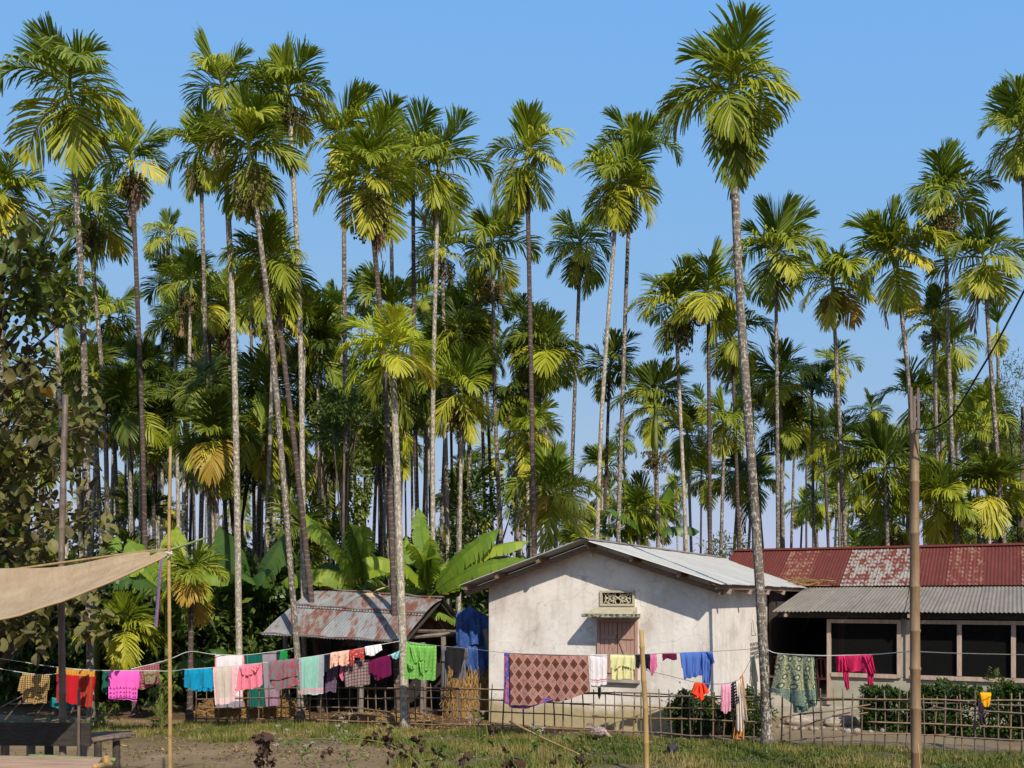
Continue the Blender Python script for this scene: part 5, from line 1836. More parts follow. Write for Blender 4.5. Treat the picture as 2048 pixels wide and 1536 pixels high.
def paisley(t, u, v):
    fu = t.math('SUBTRACT', t.math('FRACT', t.math('DIVIDE', t.math('ADD', u, t.math('MULTIPLY', v, .25)), .155)), .5)
    row = t.math('FLOOR', t.math('DIVIDE', v, .16))
    fv = t.math('SUBTRACT', t.math('FRACT', t.math('DIVIDE', v, .16)), .5)
    dx = t.math('MULTIPLY', fu, .155)
    dy = t.math('MULTIPLY', fv, .16)
    dist = t.math('SQRT', t.math('ADD', t.math('MULTIPLY', dx, dx), t.math('MULTIPLY', t.math('MULTIPLY', dy, dy), .55)))
    uvn = t.n('ShaderNodeTexCoord').outputs['UV']
    fine = t.noise(55, 3, .7, vec=uvn)
    ground = t.mix(t.step(fine, .43, .53), (.09, .14, .09), (.48, .45, .25))
    ring = t.math('MULTIPLY', t.math('GREATER_THAN', dist, .024), t.math('LESS_THAN', dist, .042))
    c = t.mix(ring, ground, (.05, .10, .08))
    c = t.mix(t.math('LESS_THAN', dist, .019), c, (.50, .46, .29))
    side = t.mix(t.step(fine, .5, .6), (.04, .10, .075), (.2, .26, .18))
    c = t.mix(t.math('GREATER_THAN', u, .62), c, side)
    bd = t.mix(t.step(fine, .46, .56), (.09, .16, .13), (.26, .3, .22))
    c = t.mix(t.math('GREATER_THAN', v, .62), c, bd)
    return t.mix(t.math('GREATER_THAN', v, .93), c, (.01, .10, .09))


def red_skirt(t, u, v):
    c = t.mix(line_mask(t, u, .17, .05), (.45, .012, .018), (.22, .02, .02))
    gs = line_mask(t, u, .075, .28)
    c = t.mix(t.math('MULTIPLY', gs, t.math('GREATER_THAN', u, .42)), c, (.13, .10, .03))
    return t.mix(t.math('LESS_THAN', v, .11), c, t.mix(line_mask(t, u, .05, .5), (.5, .16, .03), (.45, .28, .04)))


def pink_print(t, u, v):
    c = t.mix(0.0, (.82, .12, .48), (.82, .12, .48))
    fu = t.math('FRACT', t.math('DIVIDE', u, .062))
    for v0 in (.30, .385, .455):
        fv = t.math('DIVIDE', t.math('SUBTRACT', v, v0), .05)
        tri = t.math('LESS_THAN', t.math('ABSOLUTE', t.math('SUBTRACT', fu, .5)), t.math('MULTIPLY', fv, .38))
        inside = t.math('MULTIPLY', t.math('MULTIPLY', t.math('GREATER_THAN', fv, 0.0), t.math('LESS_THAN', fv, 1.0)), tri)
        c = t.mix(inside, c, (.20, .03, .18))
    m = t.math('MULTIPLY', t.math('GREATER_THAN', v, .515), t.math('LESS_THAN', v, .545))
    return t.mix(m, c, (.10, .02, .10))


def cloth(name, label, cat, d, panels, m, folds=3.0, amp=.025, back=.55, seed=None, res=(26, 14), ox=0.0):
    """panels: (top polyline, bottom polyline[, depth offset]) in pixels, hung at distance d (or d at left and right end)"""
    d0, d1 = d if hasattr(d, '__len__') else (d, d)
    r = random.Random(seed if seed is not None else int(panels[0][0][0][0]))
    allx = [p[0] for pn in panels for p in pn[0]]
    x0, x1 = min(allx), max(allx)
    origin = W((x0 + x1) / 2, panels[0][0][0][1], (d0 + d1) / 2)
    b = MB()

    def poly(pl, s):
        if len(pl) == 1: return pl[0]
        q = s * (len(pl) - 1)
        i = min(int(q), len(pl) - 2)
        f = q - i
        return (pl[i][0] + (pl[i + 1][0] - pl[i][0]) * f, pl[i][1] + (pl[i + 1][1] - pl[i][1]) * f)

    for pi, pn in enumerate(panels):
        topl, botl = pn[0], pn[1]
        off = pn[2] if len(pn) > 2 else 0.0
        nu, nv = res
        ph = r.uniform(0, 6)
        ph2 = r.uniform(0, 6)
        for layer in (0, 1):
            if layer == 1 and (back <= 0 or pi > 0): continue
            V, UV = [], []
            for j in range(nv + 1):
                vv = j / nv
                for i in range(nu + 1):
                    uu = i / nu
                    tx, ty = poly(topl, uu)
                    bx_, by_ = poly(botl, uu)
                    vl = vv if layer == 0 else vv * back
                    px_, py_ = tx + (bx_ - tx) * vl, ty + (by_ - ty) * vl
                    dd = d0 + (d1 - d0) * ((px_ - x0) / max(1, x1 - x0))
                    rip = math.sin(uu * folds * 6.283 + ph + vv * 1.1 * math.sin(ph2)) + .5 * math.sin(uu * folds * 2.3 * 6.283 + ph2 + vv * 2)
                    sec = math.sin(uu * folds * 3.7 * 6.283 + ph * 3 + 2.2 * vv) * math.sin(vv * 5 + ph2)
                    y_ = -(.012 + .018 * min(1, vv * 5)) + amp * 1.5 * (rip + .45 * sec) * (.2 + .8 * vv) * .7 - off
                    if layer: y_ = (.012 + .02 * min(1, vv * 5)) + amp * rip * .5 * vv
                    if j == 0: y_ = -off * .5
                    p = W(px_, py_, dd)
                    p = p + Vector((amp * .25 * math.cos(uu * folds * 6.283 + ph) * vv, y_, 0))
                    p.z += vv * (.014 * math.sin(uu * 7 + ph) + .008 * math.sin(uu * folds * 6.283 + ph2) + .004 * math.sin(uu * 40 + ph))
                    V.append(p - origin)
                    UV.append(((tx + (bx_ - tx) * 0 - x0) / F * dd + ox, (py_ - ty) / F * dd))
            Fc = [(j * (nu + 1) + i, j * (nu + 1) + i + 1, (j + 1) * (nu + 1) + i + 1, (j + 1) * (nu + 1) + i) for j in range(nv) for i in range(nu)]
            b.add(V, Fc, UV)
    o = link(name, b.mesh(name, m, smooth=True, uv=True), None, origin)
    return tag(o, label, cat, 'washing hung out to dry')


CM = cloth_mat
LA = 19.2
cloth('checked_cloth', 'yellow and black checked cloth hanging at far left', 'cloth', LA, [([(45, 1345), (99, 1350)], [(46, 1404), (70, 1406), (95, 1407)]), ([(43, 1352), (52, 1350)], [(37, 1381), (50, 1386)], .02), ([(48, 1378), (96, 1388)], [(47, 1391), (92, 1396)], .03)],
      CM('yellow_check', check((.50, .33, .12), (.06, .035, .02), (.08, .05, .025), .042, .42)), 2.5, .02)
cloth('dark_rag', 'small dark rag with white peg on the upper left rope', 'cloth', 19.6, [([(90, 1331), (102, 1333)], [(93, 1349), (100, 1348)])], CM('black_rag', plain((.012, .01, .014))), 1, .01)
cloth('striped_skirt', 'red skirt with green stripes and orange waistband', 'skirt', LA, [([(114, 1336), (191, 1342)], [(112, 1405), (140, 1404), (165, 1412), (183, 1416)])], CM('red_skirt', red_skirt), 4, .03)
cloth('teal_cloth', 'teal cloth lying over the bench below the red skirt', 'cloth', 19.7, [([(102, 1394), (152, 1402)], [(101, 1414), (120, 1417), (140, 1416), (152, 1415)])], CM('teal', plain((.02, .22, .25))), 3, .03)
cloth('green_cloth', 'narrow dark green cloth beside the bright pink one', 'cloth', LA + .1, [([(206, 1342), (219, 1341)], [(203, 1384), (212, 1388), (218, 1386)])], CM('pine', plain((.015, .10, .07))), 2, .025)
cloth('printed_cloth', 'bright pink cloth with purple printed border', 'cloth', LA - .1, [([(219, 1341), (279, 1342)], [(219, 1397), (250, 1400), (276, 1401)])], CM('pink_print', pink_print), 3, .015)
cloth('checked_cloth', 'maroon and pink checked cloth on the sloping rope end', 'cloth', LA + .35, [([(262, 1338), (317, 1325)], [(276, 1380), (300, 1374), (319, 1368)])], CM('maroon_check', check((.36, .14, .16), (.16, .03, .06), (.18, .04, .06), .05, .45)), 2, .02)
cloth('printed_shirt', 'small olive shirt with black print over the maroon check', 'shirt', LA + .15, [([(288, 1342), (314, 1339)], [(291, 1368), (302, 1369), (311, 1364)])], CM('olive_print', blotch((.25, .19, .11), (.05, .05, .03), 14, .56, .6)), 2, .02)

LB, LK = 20.3, 22.1
cloth('blue_cloth', 'bright cyan blue cloth at the left end of the front rope', 'cloth', LB, [([(370, 1339), (424, 1335)], [(368, 1375), (385, 1380), (405, 1374), (428, 1376)]), ([(402, 1372), (426, 1374)], [(398, 1380), (410, 1383), (427, 1380)], .02)], CM('cyan', plain((.004, .24, .42))), 2.2, .05)
cloth('white_towel', 'long white towel with pink edges on the back rope', 'towel', LK, [([(430, 1309), (488, 1310)], [(432, 1416), (486, 1414)])], CM('white_pink', bands((.72, .66, .68), [('u', 0, .03, (.7, .3, .3)), ('u', .61, .7, (.7, .3, .3)), ('v', 1.02, 1.2, (.25, .25, .32)), ('v', .92, 1.0, (.65, .35, .35))])), 3, .02)
cloth('beige_towel', 'beige and pink cotton towel before the white one', 'towel', LB, [([(426, 1335), (472, 1332)], [(431, 1411), (450, 1407), (470, 1404)])], CM('beige_pink', bands((.52, .45, .38), [('u', 0, .07, (.66, .42, .42)), ('u', .085, .10, (.66, .42, .42)), ('u', .37, .6, (.68, .40, .43)), ('v', .62, .75, (.66, .48, .47))])), 3, .015)
cloth('pink_dress', 'salmon pink dress with round neck on the front rope', 'dress', LB - .05, [([(478, 1332), (523, 1326)], [(472, 1384), (500, 1378), (526, 1370)]), ([(480, 1334), (512, 1330)], [(483, 1350), (511, 1347)], .03), ([(503, 1329), (522, 1326)], [(506, 1340), (515, 1343), (519, 1335)], .04)], CM('salmon', plain((.72, .20, .27))), 3.5, .035)
cloth('green_towel', 'dark green towel on the back rope', 'towel', LK, [([(489, 1310), (525, 1308)], [(497, 1418), (530, 1414)])], CM('deep_green', bands((.006, .10, .075), [('u', 0, .045, (.02, .05, .05)), ('u', .06, .07, (.1, .2, .17))])), 2, .02)
cloth('grey_towel', 'mauve grey towel with dark edge on the back rope', 'towel', LK, [([(525, 1308), (562, 1302)], [(532, 1414), (560, 1410)])], CM('mauve', bands((.27, .23, .27), [('u', .31, .42, (.02, .035, .045)), ('v', .85, 1.3, (.33, .2, .27))])), 2, .02)
cloth('green_pouch', 'small emerald green cloth clipped near the leaning trunk', 'cloth', LK - .1, [([(562, 1300), (574, 1299)], [(559, 1320), (576, 1319)])], CM('emerald', plain((.01, .25, .05))), 1, .01)
cloth('patterned_cloth', 'grey cloth with red flecks folded over the front rope', 'cloth', LB, [([(538, 1324), (596, 1317)], [(540, 1368), (553, 1379), (575, 1376), (597, 1370)]), ([(538, 1322), (597, 1316)], [(541, 1360), (597, 1352)], .03)], CM('grey_red', blotch((.17, .145, .155), (.36, .06, .09), 11, .5, .56, (1, .45, 1))), 2, .02)
cloth('mint_towel', 'mint green towel with grey and pink border', 'towel', LB, [([(598, 1316), (648, 1309)], [(601, 1388), (620, 1390), (647, 1386)])], CM('mint', bands((.24, .47, .39), [('u', 0, .055, (.28, .3, .31)), ('u', .41, .6, (.29, .31, .33)), ('v', .66, .70, (.6, .28, .33)), ('v', .715, .74, (.6, .28, .33)), ('v', .76, .9, (.45, .52, .5))])), 2.5, .015)
cloth('navy_cloth', 'narrow navy cloth beside the mint towel', 'cloth', LB + .1, [([(648, 1310), (662, 1307)], [(649, 1338), (655, 1346), (659, 1340)])], CM('navy', plain((.012, .012, .025))), 1.5, .03)
cloth('checked_cloth', 'dull purple checked cloth behind the fence rail', 'cloth', LB + .35, [([(656, 1325), (677, 1323)], [(650, 1383), (672, 1384)])], CM('purple_check', check((.15, .105, .16), (.07, .05, .09), (.09, .03, .07), .09, .2)), 1.5, .015)
cloth('floral_blouse', 'peach blouse with red flowers near the shed', 'blouse', LB, [([(663, 1305), (698, 1300)], [(670, 1331), (695, 1331)]), ([(662, 1306), (671, 1304)], [(660, 1336), (667, 1335)], .02), ([(692, 1302), (699, 1300)], [(693, 1330), (700, 1328)], .02)], CM('peach_floral', blotch((.72, .45, .34), (.45, .09, .07), 13, .55, .6)), 2, .03)
cloth('floral_blouse', 'red blouse with white flowers, sleeves hanging', 'blouse', LB, [([(700, 1300), (729, 1295)], [(702, 1315), (726, 1313)]), ([(700, 1300), (711, 1298)], [(702, 1331), (710, 1330)], .02), ([(720, 1297), (729, 1295)], [(723, 1321), (730, 1320)], .02)], CM('red_floral', blotch((.45, .05, .05), (.75, .55, .5), 16, .56, .6)), 2, .03)
cloth('white_blouse', 'white gathered blouse hanging under the shed eave', 'blouse', LB, [([(730, 1293), (762, 1288)], [(731, 1311), (748, 1310), (765, 1301)])], CM('white_cotton', plain((.78, .74, .74))), 4, .03)
cloth('pink_cloth', 'little pink cloth left of the green plaid', 'cloth', LB + .2, [([(681, 1331), (688, 1330)], [(680, 1352), (686, 1361), (689, 1350)])], CM('pink_small', plain((.6, .14, .26))), 1, .02)
cloth('plaid_cloth', 'green and pink plaid cloth below the floral blouses', 'cloth', LB + .15, [([(688, 1329), (741, 1320)], [(691, 1372), (715, 1374), (741, 1366)])], CM('plaid', check((.38, .19, .22), (.02, .085, .05), (.03, .09, .05), .066, .36)), 2, .015)
cloth('maroon_skirt', 'deep maroon skirt with scalloped hem near the shed post', 'skirt', LB + .1, [([(738, 1320), (782, 1309)], [(738, 1344), (752, 1352), (768, 1356), (783, 1349)]), ([(746, 1340), (780, 1340)], [(750, 1358), (757, 1362), (770, 1356), (777, 1349)], -.02)], CM('maroon', plain((.13, .006, .055))), 3, .03)
cloth('cyan_rag', 'small pale cyan rag tied at the speckled trunk', 'cloth', LB, [([(781, 1309), (799, 1301)], [(784, 1316), (797, 1318)])], CM('pale_cyan', blotch((.3, .6, .6), (.1, .3, .33), 12)), 2, .03)
cloth('green_dress', 'bright leaf green printed dress knotted at the middle', 'dress', 19.5, [([(813, 1283), (873, 1291)], [(808, 1357), (838, 1359), (871, 1359)]), ([(820, 1290), (866, 1293)], [(830, 1325), (840, 1320), (850, 1322), (858, 1330)], .03), ([(838, 1322), (856, 1322)], [(843, 1344), (848, 1348), (858, 1336)], .05), ([(815, 1325), (826, 1330)], [(818, 1338), (830, 1337)], .04)],
      CM('leaf_green', lambda t, u, v: t.mix(t.math('MULTIPLY', line_mask(t, u, .062, .3), line_mask(t, v, .075, .4)), (.14, .37, .065), (.26, .47, .16))), 3, .035)
cloth('black_cloth', 'black cloth draped over grey trousers beside the green dress', 'cloth', 19.6, [([(892, 1292), (930, 1297)], [(893, 1320), (908, 1346), (920, 1346), (928, 1322)])], CM('black', plain((.015, .014, .016))), 2.5, .035)
cloth('grey_trousers', 'grey trousers with legs hanging below the black cloth', 'trousers', 19.75, [([(883, 1291), (936, 1297)], [(884, 1322), (938, 1323)]), ([(884, 1318), (897, 1320)], [(884, 1371), (895, 1374)]), ([(918, 1318), (931, 1320)], [(902, 1358), (932, 1356)])], CM('grey_cotton', plain((.13, .125, .14))), 2, .03)

LC = (19.2, 18.5)
cloth('blue_quilt', 'blue and pink patterned back of the big quilt', 'quilt', (19.25, 18.95), [([(1008, 1305), (1024, 1306)], [(1008, 1404), (1021, 1414)]), ([(1012, 1400), (1100, 1396)], [(1022, 1416), (1050, 1417), (1088, 1407), (1112, 1398)], -.03)], CM('blue_pattern', blotch((.07, .09, .32), (.45, .12, .18), 9, .47, .54)), 1, .015)
cloth('diamond_quilt', 'large brown and pink quilt with diamond pattern before the gable', 'quilt', (19.15, 18.85), [([(1019, 1306), (1176, 1311)], [(1021, 1412), (1060, 1411), (1105, 1404), (1140, 1396), (1180, 1385)])], CM('diamond', medallions), 2.2, .018, back=.9, res=(40, 18))
cloth('white_towel', 'white towel with red border stripes next to the quilt', 'towel', 18.85, [([(1180, 1309), (1214, 1309)], [(1182, 1373), (1214, 1372)])], CM('white_red', bands((.68, .64, .65), [('u', .03, .036, (.5, .45, .47)), ('u', .11, .116, (.5, .45, .47)), ('u', .2, .206, (.5, .45, .47)), ('v', .465, .485, (.5, .13, .17)), ('v', .505, .515, (.5, .13, .17)), ('v', .58, .61, (.08, .1, .09))])), 3, .015)
cloth('yellow_shirt', 'pale yellow T-shirt folded over the rope below the window', 'shirt', 18.8, [([(1222, 1309), (1266, 1309)], [(1224, 1357), (1245, 1358), (1266, 1358)]), ([(1220, 1309), (1268, 1309)], [(1220, 1333), (1228, 1338), (1242, 1331), (1256, 1336), (1269, 1337)], .04)], CM('pale_yellow', blotch((.62, .60, .30), (.6, .3, .2), 4, .62, .66)), 3.2, .035)
cloth('black_shorts', 'black shorts beside the centre bamboo post', 'shorts', 18.75, [([(1271, 1309), (1299, 1308)], [(1271, 1318), (1299, 1317)]), ([(1271, 1314), (1283, 1314)], [(1270, 1336), (1279, 1336)]), ([(1287, 1314), (1299, 1314)], [(1291, 1339), (1301, 1339)])], CM('black_cotton', plain((.014, .014, .022))), 1.5, .03)
cloth('pink_scarf', 'small pink scarf just right of the centre bamboo post', 'scarf', 18.7, [([(1300, 1308), (1313, 1308)], [(1300, 1342), (1303, 1353), (1315, 1334)])], CM('rose', plain((.62, .17, .32))), 2, .035)
cloth('maroon_cloth', 'small maroon cloth pegged alone on the rope', 'cloth', 18.65, [([(1325, 1307), (1353, 1307)], [(1324, 1321), (1340, 1318), (1354, 1320)])], CM('wine', plain((.10, .006, .03))), 1.5, .015)
cloth('blue_tunic', 'cornflower blue tunic and scarf before the gable corner', 'tunic', 18.55, [([(1360, 1305), (1412, 1303)], [(1367, 1357), (1385, 1356), (1404, 1347)]), ([(1403, 1304), (1424, 1303)], [(1404, 1372), (1412, 1384), (1417, 1374)], .04), ([(1412, 1303), (1424, 1303)], [(1420, 1326), (1426, 1325)], .06)], CM('cornflower', plain((.075, .15, .45))), 3.2, .04)
LE = 18.3
cloth('orange_bundle', 'crumpled orange red bundle with navy edge on the low rope', 'cloth', LE, [([(1390, 1365), (1408, 1366)], [(1382, 1384), (1392, 1391), (1402, 1400), (1410, 1388), (1417, 1384)]), ([(1386, 1382), (1402, 1386)], [(1388, 1392), (1399, 1396)], -.02)], CM('orange_red', blotch((.78, .06, .02), (.05, .02, .08), 5, .6, .63)), 3, .07)
cloth('pink_towel', 'light pink folded towel on the low rope', 'towel', LE, [([(1443, 1368), (1461, 1367)], [(1441, 1422), (1450, 1426), (1461, 1423)])], CM('light_pink', plain((.68, .32, .42))), 3, .025)
cloth('dotted_cloth', 'black cloth with pale dots and maroon hem', 'cloth', LE, [([(1462, 1367), (1471, 1361)], [(1462, 1414), (1470, 1411), (1478, 1404)]), ([(1462, 1405), (1471, 1405)], [(1462, 1423), (1471, 1422)], -.02)], CM('black_dots', dots((.015, .01, .014), (.6, .55, .55), .055, .22)), 2, .03)
cloth('cream_scarf', 'long cream scarf with fringe reaching to the grass', 'scarf', LE, [([(1471, 1363), (1480, 1354)], [(1472, 1460), (1480, 1463), (1487, 1457)]), ([(1478, 1362), (1483, 1356)], [(1486, 1440), (1494, 1442)], .01)], CM('cream', blotch((.68, .58, .48), (.45, .28, .2), 6, .66, .7)), 2.5, .03)
cloth('ochre_scarf', 'ochre orange scarf behind the cream one, hanging to the grass', 'scarf', LE + .08, [([(1480, 1353), (1486, 1350)], [(1480, 1450), (1492, 1420)]), ([(1470, 1440), (1486, 1440)], [(1465, 1474), (1473, 1481), (1488, 1476)])], CM('ochre', plain((.52, .23, .06))), 2, .03)
cloth('cream_shirt', 'cream cotton shirt twisted to a point near the palm trunk', 'shirt', LE + .1, [([(1503, 1316), (1508, 1312)], [(1499, 1368), (1506, 1373), (1516, 1362)]), ([(1507, 1362), (1513, 1362)], [(1508, 1392), (1512, 1409), (1513, 1390)], .01)], CM('ivory', plain((.68, .62, .44))), 2.5, .035)
LD = (17.9, 16.6)
cloth('paisley_shawl', 'green and gold paisley shawl with teal fringe on the veranda side', 'shawl', (17.85, 17.3), [([(1556, 1307), (1628, 1310)], [(1543, 1381), (1570, 1398), (1603, 1412), (1620, 1400), (1637, 1402)]), ([(1580, 1340), (1630, 1340)], [(1590, 1426), (1612, 1422), (1637, 1410)], -.04)], CM('paisley', paisley), 3, .05, back=.4)
cloth('red_jacket', 'raspberry red long-sleeved top, sleeves dangling over the fence', 'top', (17.1, 16.7), [([(1673, 1311), (1745, 1309)], [(1671, 1343), (1690, 1345), (1710, 1340), (1730, 1346), (1748, 1347)]), ([(1675, 1311), (1690, 1311)], [(1674, 1340), (1697, 1343)], .03), ([(1683, 1338), (1696, 1340)], [(1689, 1376), (1694, 1380), (1697, 1378)], .02), ([(1724, 1311), (1742, 1310)], [(1738, 1346), (1750, 1347)], .04), ([(1733, 1340), (1747, 1342)], [(1733, 1368), (1738, 1371), (1744, 1369)], .02)], CM('raspberry', plain((.55, .02, .09))), 3, .03)
fd = fence_at(1970).y - .06
cloth('yellow_cloth', 'bright yellow cloth hooked on the right fence', 'cloth', fd, [([(1960, 1385), (1982, 1385)], [(1962, 1411), (1972, 1413), (1979, 1411)])], CM('bright_yellow', plain((.75, .36, .01))), 2, .02)
cloth('dark_bag', 'dark and white rag hanging under the yellow cloth', 'cloth', fd - .02, [([(1955, 1398), (1966, 1405)], [(1953, 1426), (1968, 1424)]), ([(1958, 1424), (1966, 1424)], [(1957, 1440), (1967, 1453), (1968, 1440)])], CM('dark_plum', bands((.045, .025, .04), [('v', .26, .6, (.55, .53, .52))])), 1.5, .025)
cloth('green_scrap', 'scrap of dark green cloth caught on the middle fence rail', 'cloth', fence_at(1198).y - .08, [([(1196, 1374), (1202, 1374)], [(1195, 1392), (1199, 1397), (1202, 1388)])], CM('scrap_green', plain((.02, .06, .04))), 1, .02)


def rope(label, pts, m='rope', r=.006):
    P = [W(*p) for p in pts]
    o0 = P[0].copy()
    o = link('clothes_line', MB().tube(spline([p - o0 for p in P], len(P) * 5), r, 5).mesh('clothes_line', M[m]), None, o0)
    return tag(o, label, 'rope', 'clothes lines')


rope('upper rope running in from the left edge', [(-60, 1308, 19.6), (40, 1323, 19.6), (102, 1333, 19.6), (180, 1340, 19.6), (215, 1341, 20.2)])
rope('lower rope under the yellow check and red skirt', [(-60, 1326, 19.2), (45, 1345, 19.2), (100, 1349, 19.2), (150, 1339, 19.2), (191, 1341, 19.2), (279, 1341, 19.2), (345, 1342, 19.4), (370, 1338, 20.3)])
rope('pale rope sloping up to the young palm and back towels', [(262, 1338, 19.55), (317, 1325, 19.6), (345, 1316, 20.4), (381, 1303, 21.3), (430, 1309, 22.0), (490, 1310, 22.1), (562, 1301, 22.0), (594, 1295, 21.75)], r=.009)
rope('front rope from the blue cloth to the speckled trunk', [(368, 1339, 20.3), (424, 1335, 20.3), (523, 1326, 20.3), (597, 1317, 20.3), (698, 1301, 20.3), (762, 1289, 20.3), (800, 1282, 20.5)])
rope('short rope holding maroon skirt and cyan rag', [(655, 1326, 20.5), (741, 1320, 20.45), (783, 1309, 20.4), (806, 1299, 20.5)], r=.007)
rope('long rope from speckled trunk past the quilt to the tallest palm', [(806, 1280, 20.4), (815, 1283, 19.5), (873, 1291, 19.5), (940, 1297, 19.5), (1019, 1306, 19.15), (1176, 1311, 18.85), (1300, 1308, 18.7), (1424, 1303, 18.55), (1530, 1296, 18.1)], 'rope_dark', .005)
rope('low sagging rope with the orange bundle and pink towel', [(1290, 1340, 18.5), (1340, 1352, 18.4), (1395, 1365, 18.3), (1443, 1368, 18.3), (1471, 1362, 18.3), (1485, 1350, 18.3), (1505, 1315, 18.35), (1530, 1300, 18.1)], 'rope_dark', .006)
rope('white rope from the tallest palm to the bamboo utility pole', [(1534, 1299, 18.0), (1556, 1307, 17.85), (1628, 1311, 17.3), (1674, 1311, 17.1), (1745, 1309, 16.7), (1830, 1302, 13.6)], r=.008)
rope('rope leaving the bamboo utility pole to the right edge', [(1830, 1303, 13.6), (1900, 1306, 14.5), (1980, 1308, 15.5), (2080, 1310, 16.5)], 'rope_dark', .006)

# blue tarpaulin between shed and house
bm_ = CM('blue_tarp', lambda t, u, v: t.mix(t.step(t.noise(4, 4, .6, vec=t.n('ShaderNodeTexCoord').outputs['UV']), .4, .65), (.03, .07, .22), (.055, .12, .34)), rough=.45)
tp = cloth('blue_tarpaulin', 'dark blue tarpaulin hanging between shed and house wall', 'tarpaulin', 22.5, [([(912, 1228), (938, 1212), (978, 1233)], [(914, 1296), (944, 1290), (978, 1290)]), ([(908, 1292), (978, 1292)], [(926, 1322), (955, 1356), (978, 1334)], .02)], bm_, 2.2, .07, back=.3)
tp['group'] = ''
del tp['group']
tag(link('leaning_board', MB().bar(W(970, 1258, 22.2), W(978, 1300, 22.2), .03, .10).mesh('leaning_board', M['grey_wood'])), 'pale board leaning on the house wall by the blue tarpaulin', 'board')

# ------------------------------------------------------------------ poles
M['bamboo_pole'] = M['bamboo_brown']


def pole(name, label, pts, r0, r1, m, node=.34, n=10, cat='pole', seed=1):
    P = [Vector(p) for p in pts]
    o0 = Vector((P[0].x, P[0].y, 0))
    root = empty(name, o0)
    tag(root, label, cat)
    link('culm', bamboo('culm', [p - o0 for p in P], r0, r1, m, node=node, n=n, seed=seed), root)
    return root


up = pole('bamboo_utility_pole', 'stout brown bamboo utility pole with splintered top, near the right edge', [gp(1834, 13.5, -.2), W(1831, 1400, 13.5), W(1829, 1100, 13.5), W(1829, 858, 13.5)], .072, .058, 'bamboo_brown', .62, 12, seed=4)
o0 = up.location
for dx, y0, y1 in ((-6, 775, 860), (0, 792, 862), (8, 776, 870)):
    link('splinter', MB().bar(W(1829 + dx, y1, 13.5) - o0, W(1828 + dx, y0, 13.5) - o0, .025, .035).mesh('splinter', M['bamboo_grey']), up)
link('binding', MB().tube([W(1829, 868, 13.5) - o0, W(1829, 860, 13.5) - o0], .066, 10).mesh('binding', M['rope_dark']), up)
pole('bamboo_post', 'bamboo clothes post standing before the shuttered window', [gp(1294, 15.2, -.2), W(1291, 1420, 15.2), W(1286, 1340, 15.2), W(1283, 1260, 15.2)], .043, .036, 'bamboo', .5, 10, seed=7)
pole('bamboo_post', 'slender tan bamboo pole holding the awning corner', [gp(340, 11.8, -.2), W(340, 1400, 11.8), W(338, 1100, 11.8), W(341, 893, 11.8)], .027, .018, 'bamboo', .42, 8, seed=9)
pole('bamboo_post', 'grey awning pole rising behind the bench at far left', [gp(126, 13.1, -.2), W(125, 1400, 13.1), W(123, 1130, 13.1), W(131, 790, 13.1)], .048, .036, 'bamboo_grey', .28, 9, seed=11)

b = MB().tube(spline([W(1832, 858, 13.4), W(1862, 858, 13.2), W(1905, 830, 12.9), W(1960, 742, 12.4), W(2010, 655, 12.0), W(2090, 500, 11.5)], 40), .012, 6)
tag(link('black_cable', b.mesh('black_cable', M['cable'])), 'thick black cable sweeping up from the bamboo utility pole', 'cable')
b = MB().tube(spline([W(1834, 862, 13.4), W(1900, 880, 14), W(1960, 888, 14.4), W(2020, 880, 14.8), W(2045, 850, 15), W(2032, 800, 15.2), W(2052, 700, 15.5)], 40), .0045, 4)
tag(link('thin_wire', b.mesh('thin_wire', M['cable'])), 'thin loose wire looping right of the bamboo utility pole', 'wire')
b = MB().tube(spline([W(1821, 1130, 13.4), W(1818, 1180, 13.4), W(1808, 1225, 13.4), W(1804, 1232, 13.5)], 12), .005, 4)
tag(link('thin_wire', b.mesh('thin_wire2', M['cable'])), 'short thin wire hanging beside the bamboo utility pole', 'wire')
o = bamboo('stick', [G(1020, 1474) + Vector((0, 0, .30)), G(1085, 1491) + Vector((0, 0, .14)), G(1158, 1512) + Vector((0, 0, .03))], .022, .016, 'bamboo', n=6)
tag(link('fallen_bamboo', o), 'pale bamboo stick lying slanted in the grass below the quilt', 'stick')
o = bamboo('stick', [gp(1846, 13.3, 0), W(1836, 1488, 13.35)], .014, .009, 'bamboo', n=5)
tag(link('bamboo_sliver', o), 'short yellow sliver leaning on the foot of the bamboo utility pole', 'stick')

# ------------------------------------------------------------------ awning
M['canvas'] = CM('canvas', lambda t, u, v: t.mix(t.step(t.noise(2.2, 5, .65, vec=t.n('ShaderNodeTexCoord').outputs['UV']), .38, .68), (.36, .245, .135), (.45, .325, .19)))
b = MB()
NU, NV = 34, 12
V, UV = [], []
for j in range(NV + 1):
    v_ = j / NV
    for i in range(NU + 1):
        u_ = i / NU                                # 0 = far left, 1 = gathered corner
        px = -120 + (337 + 120) * u_
        ytop = 1160 - 55 * u_ ** .8 - (6 * math.sin(u_ * 9))
        ybot = 1258 - 150 * u_ ** 1.25 + 10 * math.sin(u_ * 3.14)
        py = ytop + (ybot - ytop) * v_
        dtop = 13.6 - 1.75 * u_
        dbot = 10.4 + 1.45 * u_
        d = dtop + (dbot - dtop) * v_
        p = W(px, py, d)
        p.z += -.05 * math.sin(math.pi * v_) * math.sin(math.pi * min(1, u_ * 1.05)) + .012 * math.sin(u_ * 30 + v_ * 7) * v_ * (1 - u_)
        V.append(p); UV.append((u_ * 3, v_ * 1.5))
b.add(V, [(j * (NU + 1) + i, j * (NU + 1) + i + 1, (j + 1) * (NU + 1) + i + 1, (j + 1) * (NU + 1) + i) for j in range(NV) for i in range(NU)], UV)
aw = empty('canvas_awning', (V[-1].x, V[-1].y, 0))
